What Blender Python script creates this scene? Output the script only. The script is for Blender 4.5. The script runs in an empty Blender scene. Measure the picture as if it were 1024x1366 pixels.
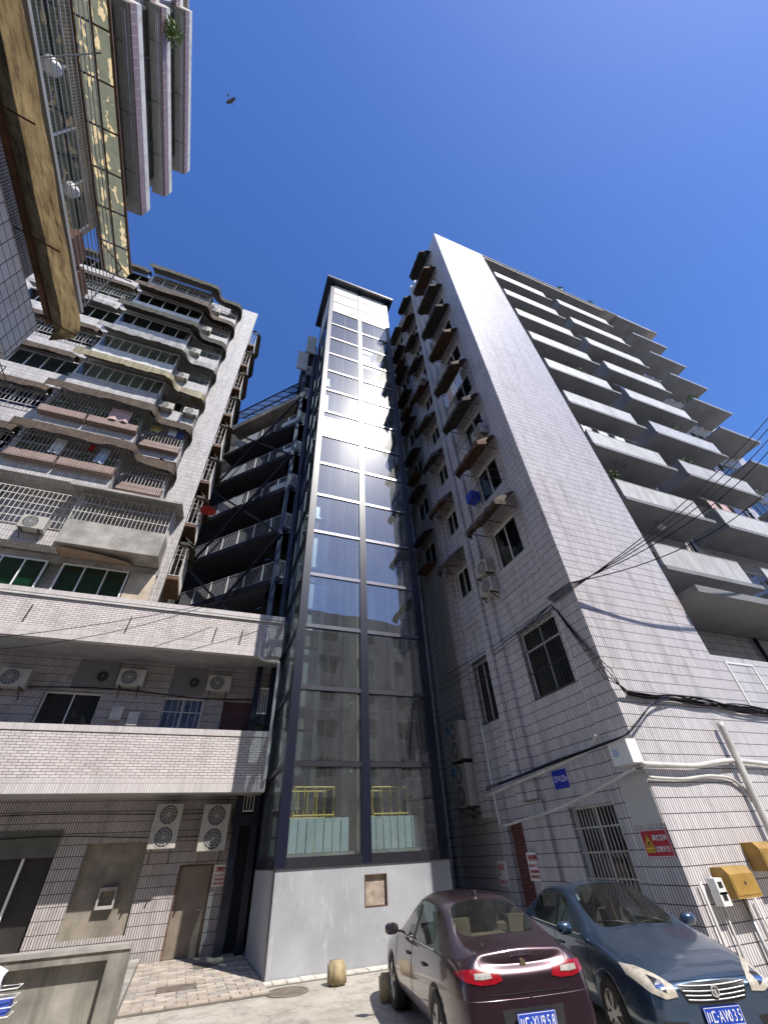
import bpy, bmesh, math, random
import numpy as np
from mathutils import Vector, Matrix
from mathutils.bvhtree import BVHTree
random.seed(7)
R = math.radians
scene = bpy.context.scene
C = scene.collection

# ------------------------------------------------------------------ camera
F_PX, PITCH, ROLL, YAW, CAM_H = 540.99, R(40.292), R(-3.359), R(22.984), 1.95
cy, sy, cp, sp = math.cos(YAW), math.sin(YAW), math.cos(PITCH), math.sin(PITCH)
FWD = Vector((sy*cp, cy*cp, sp)); _r = Vector((cy, -sy, 0)); _u = _r.cross(FWD)
RT = math.cos(ROLL)*_r + math.sin(ROLL)*_u
UP = -math.sin(ROLL)*_r + math.cos(ROLL)*_u
cam_d = bpy.data.cameras.new('camera'); cam = bpy.data.objects.new('camera', cam_d); C.objects.link(cam)
cam_d.sensor_fit = 'VERTICAL'; cam_d.sensor_height = 36; cam_d.lens = F_PX/1366*36
cam_d.clip_start = 0.05; cam_d.clip_end = 2000
M = Matrix((RT, UP, -FWD)).transposed().to_4x4(); M.translation = Vector((0, 0, CAM_H))
cam.matrix_world = M
scene.camera = cam

# ------------------------------------------------------------------ sky and sun
SUN_EL, SUN_AZ = R(53.0), R(22.0)          # the sun stands behind the viewer, a little to the right
sun_dir = Vector((math.sin(SUN_AZ)*math.cos(SUN_EL), -math.cos(SUN_AZ)*math.cos(SUN_EL), math.sin(SUN_EL)))
world = bpy.data.worlds.new('World'); scene.world = world; world.use_nodes = True
wn = world.node_tree; wn.nodes.clear()
sky = wn.nodes.new('ShaderNodeTexSky'); sky.sky_type = 'NISHITA'; sky.sun_disc = False
sky.sun_elevation = SUN_EL
sky.sun_rotation = math.atan2(sun_dir.x, sun_dir.y)
sky.altitude = 300; sky.air_density = 1.0; sky.dust_density = 0.5; sky.ozone_density = 4.0
bg = wn.nodes.new('ShaderNodeBackground'); bg.inputs[1].default_value = 0.15
wo = wn.nodes.new('ShaderNodeOutputWorld')
hs = wn.nodes.new('ShaderNodeHueSaturation'); hs.inputs['Saturation'].default_value = 1.22; hs.inputs['Hue'].default_value = 0.512
wn.links.new(sky.outputs[0], hs.inputs['Color']); wn.links.new(hs.outputs[0], bg.inputs[0]); wn.links.new(bg.outputs[0], wo.inputs[0])
sd = bpy.data.lights.new('sun', 'SUN'); sd.energy = 4.5; sd.angle = R(0.53); sd.color = (1.0, 0.95, 0.88)
so = bpy.data.objects.new('sun', sd); C.objects.link(so)
so.rotation_euler = sun_dir.to_track_quat('Z', 'Y').to_euler(); so.location = sun_dir*60
scene.view_settings.view_transform = 'Standard'; scene.view_settings.look = 'None'
scene.view_settings.exposure = 0.52; scene.view_settings.gamma = 1.0
scene.view_settings.use_curve_mapping = False

# ------------------------------------------------------------------ materials
MATS = {}
def _new(name):
    m = bpy.data.materials.new(name); m.use_nodes = True; nt = m.node_tree
    b = nt.nodes['Principled BSDF']; return m, nt, b
def N(nt, t, **kw):
    n = nt.nodes.new(t)
    for k, v in kw.items(): setattr(n, k, v)
    return n
def ramp(nt, src, stops):
    r = N(nt, 'ShaderNodeValToRGB'); nt.links.new(src, r.inputs[0])
    e = r.color_ramp.elements
    while len(e) < len(stops): e.new(0.5)
    for i, (p, c) in enumerate(stops):
        e[i].position = p; e[i].color = tuple(c) + (1,) if len(c) == 3 else c
    return r
def mix(nt, a, b, f, mode='MIX'):
    n = N(nt, 'ShaderNodeMix', data_type='RGBA', blend_type=mode)
    for s, v in ((6, a), (7, b)):
        if hasattr(v, 'is_output'): nt.links.new(v, n.inputs[s])
        else: n.inputs[s].default_value = tuple(v) + (1,)
    if hasattr(f, 'is_output'): nt.links.new(f, n.inputs[0])
    else: n.inputs[0].default_value = f
    return n.outputs[2]
def noise(nt, scale, detail=4, vec=None, rough=0.55):
    n = N(nt, 'ShaderNodeTexNoise'); n.inputs['Scale'].default_value = scale
    n.inputs['Detail'].default_value = detail; n.inputs['Roughness'].default_value = rough
    if vec is not None: nt.links.new(vec, n.inputs['Vector'])
    return n.outputs[0]
def pos(nt, sc=(1, 1, 1)):
    g = N(nt, 'ShaderNodeNewGeometry'); m = N(nt, 'ShaderNodeMapping'); m.inputs['Scale'].default_value = sc
    nt.links.new(g.outputs['Position'], m.inputs[0]); return m.outputs[0]
def bump(nt, b, h, strength=0.3, dist=0.01):
    n = N(nt, 'ShaderNodeBump'); n.inputs['Strength'].default_value = strength; n.inputs['Distance'].default_value = dist
    nt.links.new(h, n.inputs['Height']); nt.links.new(n.outputs[0], b.inputs['Normal'])
def mat(name, col, rough=0.6, metal=0.0, var=0.18, scale=3.0, bmp=0.0, streak=0.0, dirt=None, dirt_amt=0.5, coat=0.0, spec=None):
    """plain surface: base colour with blotches, rain streaks and dirt that have a shape of their own"""
    if name in MATS: return MATS[name]
    m, nt, b = _new(name)
    p = pos(nt)
    n1 = noise(nt, scale, 5, p)
    dark = tuple(c*(1-var) for c in col); lite = tuple(min(1, c*(1+var)) for c in col)
    c = mix(nt, dark, lite, ramp(nt, n1, [(0.3, (0, 0, 0)), (0.7, (1, 1, 1))]).outputs[0])
    if streak > 0:
        s = noise(nt, 1.0, 5, pos(nt, (5.5, 5.5, 0.45)))
        f = ramp(nt, s, [(0.47, (0, 0, 0)), (0.72, (streak,)*3)]).outputs[0]
        c = mix(nt, c, tuple(k*0.35 for k in col), f)
    if dirt is not None:
        d = noise(nt, scale*0.45, 7, p, 0.7)
        f = ramp(nt, d, [(0.45, (0, 0, 0)), (0.68, (dirt_amt,)*3)]).outputs[0]
        c = mix(nt, c, dirt, f)
    nt.links.new(c, b.inputs['Base Color'])
    b.inputs['Roughness'].default_value = rough; b.inputs['Metallic'].default_value = metal
    if coat: b.inputs['Coat Weight'].default_value = coat; b.inputs['Coat Roughness'].default_value = 0.04
    if spec is not None: b.inputs['Specular IOR Level'].default_value = spec
    if bmp: bump(nt, b, noise(nt, scale*9, 4, p), bmp, 0.01)
    MATS[name] = m; return m
def wall_uv(nt, diag=False):
    """(along the wall, height, 0) whichever way the wall faces"""
    g = N(nt, 'ShaderNodeNewGeometry')
    sx = N(nt, 'ShaderNodeSeparateXYZ'); nt.links.new(g.outputs['Position'], sx.inputs[0])
    sn = N(nt, 'ShaderNodeSeparateXYZ'); nt.links.new(g.outputs['True Normal'], sn.inputs[0])
    a = N(nt, 'ShaderNodeMath', operation='ABSOLUTE'); nt.links.new(sn.outputs[0], a.inputs[0])
    gt = N(nt, 'ShaderNodeMath', operation='GREATER_THAN'); nt.links.new(a.outputs[0], gt.inputs[0]); gt.inputs[1].default_value = 0.6
    az = N(nt, 'ShaderNodeMath', operation='ABSOLUTE'); nt.links.new(sn.outputs[2], az.inputs[0])
    gz = N(nt, 'ShaderNodeMath', operation='GREATER_THAN'); nt.links.new(az.outputs[0], gz.inputs[0]); gz.inputs[1].default_value = 0.6
    mu = N(nt, 'ShaderNodeMix'); nt.links.new(gt.outputs[0], mu.inputs[0]); nt.links.new(sx.outputs[0], mu.inputs[2]); nt.links.new(sx.outputs[1], mu.inputs[3])
    mv = N(nt, 'ShaderNodeMix'); nt.links.new(gz.outputs[0], mv.inputs[0]); nt.links.new(sx.outputs[2], mv.inputs[2]); nt.links.new(sx.outputs[1], mv.inputs[3])
    cb = N(nt, 'ShaderNodeCombineXYZ'); nt.links.new(mu.outputs[0], cb.inputs[0]); nt.links.new(mv.outputs[0], cb.inputs[1])
    return cb.outputs[0]
def tile(name, c1, c2, mortar, w, h, gap, offset=0.0, rough=0.35, stain=(0.10, 0.085, 0.075), stain_amt=0.45, streak=0.35, bstr=0.5):
    if name in MATS: return MATS[name]
    m, nt, b = _new(name)
    br = N(nt, 'ShaderNodeTexBrick'); br.offset = offset; br.offset_frequency = 2; br.squash = 1
    nt.links.new(wall_uv(nt), br.inputs['Vector'])
    br.inputs['Color1'].default_value = c1 + (1,); br.inputs['Color2'].default_value = c2 + (1,)
    br.inputs['Mortar'].default_value = mortar + (1,)
    br.inputs['Scale'].default_value = 1; br.inputs['Mortar Size'].default_value = gap
    br.inputs['Mortar Smooth'].default_value = 0.2; br.inputs['Bias'].default_value = 0
    br.inputs['Brick Width'].default_value = w; br.inputs['Row Height'].default_value = h
    p = pos(nt)
    big = noise(nt, 0.35, 6, p, 0.65)
    c = mix(nt, br.outputs['Color'], (0.82, 0.80, 0.80), ramp(nt, big, [(0.42, (0, 0, 0)), (0.75, (0.22,)*3)]).outputs[0], 'MULTIPLY')
    s = noise(nt, 1.0, 6, pos(nt, (3.0, 3.0, 0.22)), 0.65)
    c = mix(nt, c, stain, ramp(nt, s, [(0.52, (0, 0, 0)), (0.78, (streak,)*3)]).outputs[0])
    d = noise(nt, 1.3, 8, p, 0.72)
    c = mix(nt, c, stain, ramp(nt, d, [(0.55, (0, 0, 0)), (0.75, (stain_amt,)*3)]).outputs[0])
    nt.links.new(c, b.inputs['Base Color'])
    rr = N(nt, 'ShaderNodeMapRange'); nt.links.new(br.outputs['Fac'], rr.inputs[0])
    rr.inputs[3].default_value = rough; rr.inputs[4].default_value = 0.9
    nt.links.new(rr.outputs[0], b.inputs['Roughness'])
    inv = N(nt, 'ShaderNodeMath', operation='SUBTRACT'); inv.inputs[0].default_value = 1; nt.links.new(br.outputs['Fac'], inv.inputs[1])
    bump(nt, b, inv.outputs[0], bstr, 0.006)
    MATS[name] = m; return m
def glass(name, tint=(0.75, 0.82, 0.82), ior=1.6, rough=0.0, dust_sheen=0.0, wav=0.0, haze=0.0):
    if name in MATS: return MATS[name]
    m, nt, b = _new(name); nt.nodes.remove(b); out = nt.nodes['Material Output']
    tr = N(nt, 'ShaderNodeBsdfTransparent'); tr.inputs[0].default_value = tint + (1,)
    gl = N(nt, 'ShaderNodeBsdfGlossy'); gl.inputs[0].default_value = (1, 1, 1, 1); gl.inputs['Roughness'].default_value = rough
    fr = N(nt, 'ShaderNodeFresnel')
    gb = N(nt, 'ShaderNodeNewGeometry'); mr = N(nt, 'ShaderNodeMapRange'); nt.links.new(gb.outputs['Backfacing'], mr.inputs[0])
    mr.inputs[3].default_value = ior; mr.inputs[4].default_value = 1/ior; nt.links.new(mr.outputs[0], fr.inputs[0])   # a thin pane reflects alike from both sides
    if wav:
        bp = N(nt, 'ShaderNodeBump'); bp.inputs['Strength'].default_value = wav; bp.inputs['Distance'].default_value = 0.05
        nt.links.new(noise(nt, 0.9, 1, pos(nt)), bp.inputs['Height'])
        nt.links.new(bp.outputs[0], gl.inputs['Normal']); nt.links.new(bp.outputs[0], fr.inputs['Normal'])
    ms = N(nt, 'ShaderNodeMixShader'); nt.links.new(fr.outputs[0], ms.inputs[0]); nt.links.new(tr.outputs[0], ms.inputs[1]); nt.links.new(gl.outputs[0], ms.inputs[2])
    last = ms.outputs[0]
    if haze:        # dirt film as a rough lobe, added to mimic bloom in the mirror image
        g2 = N(nt, 'ShaderNodeBsdfGlossy'); g2.inputs['Roughness'].default_value = 0.27; g2.inputs[0].default_value = (0.9, 0.9, 0.9, 1)
        mg = N(nt, 'ShaderNodeMixShader'); mg.inputs[0].default_value = haze
        nt.links.new(gl.outputs[0], mg.inputs[1]); nt.links.new(g2.outputs[0], mg.inputs[2]); nt.links.new(mg.outputs[0], ms.inputs[2])
    if dust_sheen:
        df = N(nt, 'ShaderNodeBsdfDiffuse'); df.inputs[0].default_value = (0.55, 0.55, 0.52, 1)
        f = ramp(nt, noise(nt, 1.6, 7, pos(nt, (1.5, 1.5, 0.6)), 0.7), [(0.35, (dust_sheen*0.3,)*3), (0.75, (dust_sheen,)*3)]).outputs[0]
        m2 = N(nt, 'ShaderNodeMixShader'); nt.links.new(f, m2.inputs[0]); nt.links.new(last, m2.inputs[1]); nt.links.new(df.outputs[0], m2.inputs[2]); last = m2.outputs[0]
    nt.links.new(last, out.inputs[0]); MATS[name] = m; return m

# tiles: long narrow ones set upright (0.26 x 0.066) on the tower blocks, running bond on the podium bands
TILE_UP = tile('upright_wall_tile', (0.70, 0.67, 0.67), (0.57, 0.54, 0.545), (0.09, 0.07, 0.08), 0.066, 0.26, 0.009, 0.0, 0.28, streak=0.5)
TILE_OLD = tile('old_upright_wall_tile', (0.50, 0.455, 0.44), (0.41, 0.37, 0.36), (0.05, 0.045, 0.045), 0.066, 0.26, 0.009, 0.0, 0.4, stain_amt=0.6, streak=0.5)
TILE_PLAIN = tile('white_upright_tile', (0.62, 0.58, 0.56), (0.54, 0.50, 0.49), (0.26, 0.23, 0.23), 0.066, 0.26, 0.006, 0.0, 0.35)
TILE_BRICK = tile('running_bond_tile', (0.64, 0.59, 0.57), (0.52, 0.475, 0.46), (0.12, 0.10, 0.10), 0.25, 0.072, 0.0075, 0.5, 0.4, stain_amt=0.5, streak=0.3)
TILE_LEFT = tile('left_block_tile', (0.54, 0.515, 0.495), (0.43, 0.41, 0.395), (0.14, 0.125, 0.12), 0.11, 0.26, 0.008, 0.0, 0.4, streak=0.45)
TILE_PINK = tile('pink_brown_tile', (0.27, 0.17, 0.15), (0.22, 0.135, 0.12), (0.40, 0.36, 0.34), 0.24, 0.16, 0.008, 0.0, 0.4)
TILE_RED = tile('red_brick', (0.20, 0.06, 0.05), (0.14, 0.04, 0.04), (0.05, 0.03, 0.03), 0.24, 0.075, 0.008, 0.5, 0.7)
TILE_RIB = tile('ribbed_brown_tile', (0.40, 0.29, 0.25), (0.33, 0.24, 0.21), (0.07, 0.05, 0.04), 0.09, 0.5, 0.016, 0.0, 0.5)
CONC = mat('weathered_concrete', (0.34, 0.32, 0.29), 0.85, var=0.25, scale=2.2, bmp=0.35, dirt=(0.10, 0.09, 0.075), dirt_amt=0.55)
CONC_D = mat('stained_concrete', (0.25, 0.235, 0.20), 0.9, var=0.35, scale=1.5, bmp=0.4, streak=0.75, dirt=(0.07, 0.06, 0.05), dirt_amt=0.6)
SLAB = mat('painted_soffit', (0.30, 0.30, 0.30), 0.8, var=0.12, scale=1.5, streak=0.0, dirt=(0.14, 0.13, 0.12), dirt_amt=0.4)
WHITE = mat('white_painted_panel', (0.60, 0.585, 0.56), 0.55, var=0.08, scale=2.0, streak=0.35, dirt=(0.35, 0.32, 0.28), dirt_amt=0.3)
PAINT = mat('white_metal_paint', (0.74, 0.74, 0.72), 0.4, var=0.06, scale=4)
PVC = mat('grey_white_pvc', (0.58, 0.57, 0.54), 0.4, var=0.10, scale=5, dirt=(0.25, 0.23, 0.2), dirt_amt=0.4)
ACW = mat('air_conditioner_white', (0.43, 0.41, 0.36), 0.45, var=0.06, scale=4, streak=0.25, dirt=(0.30, 0.27, 0.22), dirt_amt=0.3)
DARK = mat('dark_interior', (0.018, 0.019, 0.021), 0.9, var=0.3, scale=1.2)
BLACK = mat('black_plastic', (0.02, 0.02, 0.022), 0.45, var=0.2, scale=6)
STEEL = mat('navy_painted_steel', (0.006, 0.008, 0.022), 0.35, var=0.2, scale=2, coat=0.15)
STEEL_P = mat('polished_steel', (0.17, 0.165, 0.18), 0.32, metal=1.0, var=0.10, scale=3)
STEEL_G = mat('galvanised_steel', (0.42, 0.43, 0.44), 0.4, metal=0.7, var=0.2, scale=5)
RUST = mat('rusty_iron', (0.11, 0.055, 0.03), 0.8, var=0.45, scale=5, bmp=0.3, dirt=(0.05, 0.03, 0.02), dirt_amt=0.6)
IRON = mat('dark_iron_bars', (0.05, 0.048, 0.045), 0.55, var=0.3, scale=8)
BARS = mat('pale_iron_bars', (0.55, 0.53, 0.50), 0.5, var=0.2, scale=6, dirt=(0.2, 0.12, 0.08), dirt_amt=0.4)
AWN_B = mat('brown_weathered_awning', (0.085, 0.058, 0.04), 0.85, var=0.45, scale=4, bmp=0.4, streak=0.5, dirt=(0.05, 0.045, 0.035), dirt_amt=0.7)
AWN_M = mat('mossy_grey_awning', (0.065, 0.06, 0.048), 0.9, var=0.45, scale=5, bmp=0.5, streak=0.5, dirt=(0.04, 0.04, 0.03), dirt_amt=0.7)
AWN_Y = mat('yellowed_panel_awning', (0.27, 0.235, 0.14), 0.7, var=0.3, scale=2, streak=0.5, dirt=(0.18, 0.14, 0.08), dirt_amt=0.5)
AWN_W = mat('pale_grey_panel_awning', (0.27, 0.27, 0.26), 0.7, var=0.3, scale=2, streak=0.5, dirt=(0.2, 0.18, 0.15), dirt_amt=0.5)
ALU = mat('white_aluminium_frame', (0.70, 0.70, 0.69), 0.35, var=0.06, scale=5)
CURT = mat('pale_curtain', (0.55, 0.56, 0.53), 0.9, var=0.25, scale=1.0)
CURT_G = mat('green_curtain', (0.05, 0.16, 0.08), 0.9, var=0.35, scale=2.0)
CURT_B = mat('blue_striped_curtain', (0.22, 0.28, 0.50), 0.9, var=0.4, scale=9)
ROOM = mat('dim_room', (0.07, 0.072, 0.075), 0.9, var=0.4, scale=0.8)
GLASS = glass('window_glass', (0.62, 0.70, 0.70), 1.7, 0.0)
GLASS_D = glass('tinted_window_glass', (0.30, 0.36, 0.40), 1.7, 0.0)
GLASS_G = glass('green_window_glass', (0.20, 0.42, 0.34), 1.7, 0.0)
GLASS_T = glass('tower_glass', (0.62, 0.72, 0.72), 2.8, 0.012, dust_sheen=0.085, wav=0.09, haze=0.05)  # pale diffuse film also imitates reflected sky haze on these panes
GLASS_C = glass('car_glass', (0.50, 0.54, 0.53), 1.6, 0.0, dust_sheen=0.03)
CABLE = mat('black_cable', (0.012, 0.012, 0.014), 0.9, var=0.2, scale=4, spec=0.1)
LEAF = mat('potted_leaf', (0.07, 0.13, 0.035), 0.6, var=0.5, scale=9)
FLOWER = mat('pink_blossom', (0.42, 0.20, 0.25), 0.7, var=0.4, scale=12)

# ------------------------------------------------------------------ mesh helpers
class MB:
    def __init__(s): s.v = []; s.f = []
    def add(s, vs, fs):
        k = len(s.v); s.v += [tuple(v) for v in vs]; s.f += [tuple(i+k for i in f) for f in fs]; return s
    def hexa(s, p):
        return s.add(p, [(0, 3, 2, 1), (4, 5, 6, 7), (0, 1, 5, 4), (1, 2, 6, 5), (2, 3, 7, 6), (3, 0, 4, 7)])
    def box(s, x0, x1, y0, y1, z0, z1):
        return s.hexa([(x0, y0, z0), (x1, y0, z0), (x1, y1, z0), (x0, y1, z0), (x0, y0, z1), (x1, y0, z1), (x1, y1, z1), (x0, y1, z1)])
    def bar(s, a, b, w, h=None, up=(0, 0, 1)):
        """square bar from a to b"""
        a = Vector(a); b = Vector(b); d = (b-a).normalized(); h = h or w
        up = Vector(up)
        if abs(d.dot(up)) > 0.95: up = Vector((1, 0, 0))
        x = d.cross(up).normalized()*w/2; y = x.cross(d).normalized()*h/2
        return s.hexa([a-x-y, a+x-y, a+x+y, a-x+y, b-x-y, b+x-y, b+x+y, b-x+y])
    def tube(s, pts, r, n=8, caps=True):
        pts = [Vector(p) for p in pts]; rings = []; prev = None
        for i, p in enumerate(pts):
            d = (pts[min(i+1, len(pts)-1)]-pts[max(i-1, 0)]).normalized()
            if prev is None:
                a = Vector((0, 0, 1)) if abs(d.z) < 0.9 else Vector((1, 0, 0)); x = d.cross(a).normalized()
            else: x = (prev-d*prev.dot(d)).normalized()
            prev = x; y = d.cross(x); rr = r[i] if isinstance(r, (list, tuple)) else r
            rings.append([p+x*rr*math.cos(2*math.pi*k/n)+y*rr*math.sin(2*math.pi*k/n) for k in range(n)])
        vs = [v for q in rings for v in q]; fs = []
        for i in range(len(rings)-1):
            for k in range(n): fs.append((i*n+k, i*n+(k+1) % n, (i+1)*n+(k+1) % n, (i+1)*n+k))
        if caps: fs += [tuple(range(n-1, -1, -1)), tuple((len(rings)-1)*n+k for k in range(n))]
        return s.add(vs, fs)
    def disc(s, c, nrm, r0, r1, d, n=20):
        """ring or disc of thickness d on point c facing nrm"""
        c = Vector(c); nn = Vector(nrm).normalized(); a = Vector((0, 0, 1)) if abs(nn.z) < 0.9 else Vector((1, 0, 0))
        x = nn.cross(a).normalized(); y = nn.cross(x)
        vs = []; fs = []
        for k in range(n):
            t = 2*math.pi*k/n; q = x*math.cos(t)+y*math.sin(t)
            vs += [c+q*r1, c+q*r1+nn*d, c+q*r0+nn*d, c+q*r0]
        for k in range(n):
            a0 = 4*k; b0 = 4*((k+1) % n)
            fs += [(a0, b0, b0+1, a0+1), (a0+1, b0+1, b0+2, a0+2), (a0+2, b0+2, b0+3, a0+3)]
        return s.add(vs, fs)
    def grid(s, rows):
        """rows of equally many points -> quads"""
        n = len(rows[0]); vs = [p for r in rows for p in r]
        return s.add(vs, [(i*n+k, i*n+k+1, (i+1)*n+k+1, (i+1)*n+k) for i in range(len(rows)-1) for k in range(n-1)])
    def prism(s, poly, f0, f1):
        """poly: list of 2D points; f0/f1 map a 2D point to 3D for the two end faces"""
        n = len(poly); vs = [f0(*p) for p in poly]+[f1(*p) for p in poly]
        fs = [tuple(range(n-1, -1, -1)), tuple(range(n, 2*n))]+[(k, (k+1) % n, n+(k+1) % n, n+k) for k in range(n)]
        return s.add(vs, fs)
    def build(s, name, m, parent=None, smooth=False, org=None):
        o = org if org is not None else (ORG.get(parent.name, Vector((0, 0, 0))) if parent else Vector((0, 0, 0)))
        me = bpy.data.meshes.new(name)
        me.from_pydata([(v[0]-o[0], v[1]-o[1], v[2]-o[2]) for v in s.v], [], s.f)
        bm = bmesh.new(); bm.from_mesh(me); bmesh.ops.recalc_face_normals(bm, faces=bm.faces); bm.to_mesh(me); bm.free()
        if m: me.materials.append(m)
        if smooth:
            for p in me.polygons: p.use_smooth = True
        ob = bpy.data.objects.new(name, me); C.objects.link(ob)
        if parent: ob.parent = parent
        else: ob.location = o
        ORG[ob.name] = Vector(o)
        return ob
ORG = {}
def tag(o, label, cat, group=None, kind=None):
    if label: o['label'] = label
    if cat: o['category'] = cat
    if group: o['group'] = group
    if kind: o['kind'] = kind
    return o
def thing(name, label, cat, loc, group=None):
    o = bpy.data.objects.new(name, None); C.objects.link(o); o.location = loc; o.empty_display_size = 0.3
    ORG[o.name] = Vector(loc); return tag(o, label, cat, group)
def one(mb, name, m, label, cat, loc, group=None, smooth=False):
    o = mb.build(name, m, None, smooth, org=Vector(loc)); return tag(o, label, cat, group)
def struct(mb, name, m, smooth=False): return tag(mb.build(name, m, None, smooth), None, None, kind='structure')
class Wall:
    """a wall frame: u along it, n out of it, z up"""
    def __init__(s, o, u, n): s.o = Vector((o[0], o[1], 0)); s.u = Vector((u[0], u[1], 0)).normalized(); s.n = Vector((n[0], n[1], 0)).normalized()
    def P(s, u, n, z): return s.o+s.u*u+s.n*n+Vector((0, 0, z))
    def box(s, mb, u0, u1, n0, n1, z0, z1):
        P = s.P
        return mb.hexa([P(u0, n0, z0), P(u1, n0, z0), P(u1, n1, z0), P(u0, n1, z0), P(u0, n0, z1), P(u1, n0, z1), P(u1, n1, z1), P(u0, n1, z1)])
    def skin(s, mb, u0, u1, z0, z1, holes=(), depth=0.25, n=0.0):
        """wall face with real openings: front cells plus reveals"""
        us = sorted({u0, u1, *[min(max(h[k], u0), u1) for h in holes for k in (0, 1)]})
        zs = sorted({z0, z1, *[min(max(h[k], z0), z1) for h in holes for k in (2, 3)]})
        for a, b in zip(us, us[1:]):
            for c, d in zip(zs, zs[1:]):
                mu, mz = (a+b)/2, (c+d)/2
                if any(h[0] < mu < h[1] and h[2] < mz < h[3] for h in holes): continue
                mb.add([s.P(a, n, c), s.P(b, n, c), s.P(b, n, d), s.P(a, n, d)], [(0, 1, 2, 3)])
        for h in holes:
            a, b, c, d = h[:4]; P = s.P
            for q in ([(a, c), (b, c)], [(b, c), (b, d)], [(b, d), (a, d)], [(a, d), (a, c)]):
                mb.add([P(q[0][0], n, q[0][1]), P(q[1][0], n, q[1][1]), P(q[1][0], n-depth, q[1][1]), P(q[0][0], n-depth, q[0][1])], [(0, 1, 2, 3)])
        return mb
def window(W, parent, u0, u1, z0, z1, n=-0.12, panes=2, frame=None, gl=None, back=None, rail=None, fw=0.05, name='window', bars=None, bar_n=0.06, bar_step=0.12, bar_mat=None, gap=0.22):
    """a window as a part: frame, one pane per light, what shows behind it, and bars if it has them"""
    frame = frame or ALU; gl = gl or GLASS_D; back = back or ROOM
    f = MB()
    W.box(f, u0, u1, n-0.05, n, z0, z0+fw); W.box(f, u0, u1, n-0.05, n, z1-fw, z1)
    W.box(f, u0, u0+fw, n-0.05, n, z0+fw, z1-fw); W.box(f, u1-fw, u1, n-0.05, n, z0+fw, z1-fw)
    w = (u1-u0)/panes
    for k in range(1, panes): W.box(f, u0+k*w-fw*0.4, u0+k*w+fw*0.4, n-0.05, n+0.004, z0+fw, z1-fw)
    zr = None
    if rail:
        zr = z0+(z1-z0)*rail; W.box(f, u0+fw, u1-fw, n-0.05, n+0.007, zr-fw*0.5, zr+fw*0.5)
    fo = f.build(name, frame, parent)
    for k in range(panes):
        a, b = u0+k*w+(fw if k == 0 else fw*0.4), u0+(k+1)*w-(fw if k == panes-1 else fw*0.4)
        for c, d in ([(z0+fw, z1-fw)] if not zr else [(z0+fw, zr-fw*0.5), (zr+fw*0.5, z1-fw)]):
            t = random.uniform(-0.006, 0.006); t2 = random.uniform(-0.006, 0.006)
            q = MB().add([W.P(a, n-0.025+t, c), W.P(b, n-0.025-t, c), W.P(b, n-0.025-t+t2, d), W.P(a, n-0.025+t+t2, d)], [(0, 1, 2, 3)])
            q.build('pane', gl, fo)
    bk = MB(); W.skin(bk, u0+0.004, u1-0.004, z0+0.004, z1-0.004, [(u0+0.004, u1-0.004, z0+0.004, z1-0.004)], gap-0.05, n=n-0.052); W.skin(bk, u0+0.004, u1-0.004, z0+0.004, z1-0.004, n=n-gap-0.002); bk.build('curtain' if back in (CURT, CURT_G, CURT_B) else 'backing', back, fo)
    if bars:
        g = MB(); k = u0+bar_step*0.5
        while k < u1:
            W.box(g, k-0.009, k+0.009, bar_n-0.009, bar_n+0.009, z0-0.03, z1+0.03); k += bar_step
        for i in range(bars+1):
            z = z0-0.03+(z1-z0+0.06)*i/bars; W.box(g, u0-0.03, u1+0.03, bar_n-0.022, bar_n-0.0095, z-0.014, z+0.014)
        g.build('window_bars', bar_mat or IRON, fo)
    return fo
def sagging(a, b, sag, n=14):
    a = Vector(a); b = Vector(b)
    return [a.lerp(b, t)-Vector((0, 0, sag*4*t*(1-t))) for t in [i/n for i in range(n+1)]]
def smooth_path(pts, n=6):
    P = [Vector(p) for p in pts]; P = [2*P[0]-P[1]]+P+[2*P[-1]-P[-2]]; out = []
    for i in range(1, len(P)-2):
        for k in range(n):
            t = k/n; a, b, c, d = P[i-1], P[i], P[i+1], P[i+2]
            out.append(0.5*((2*b)+(c-a)*t+(2*a-5*b+4*c-d)*t*t+(3*b-a-3*c+d)*t**3))
    out.append(P[-2]); return out
def px(x, y):
    return FWD+RT*((x-512)/F_PX)-UP*((y-683)/F_PX)
def onY(x, y, Y):
    d = px(x, y); return Vector((0, 0, CAM_H))+d*(Y/d.y)
def onX(x, y, X):
    d = px(x, y); return Vector((0, 0, CAM_H))+d*(X/d.x)
def onZ(x, y, z=0.0):
    d = px(x, y); return Vector((0, 0, CAM_H))+d*((z-CAM_H)/d.z)
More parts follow.
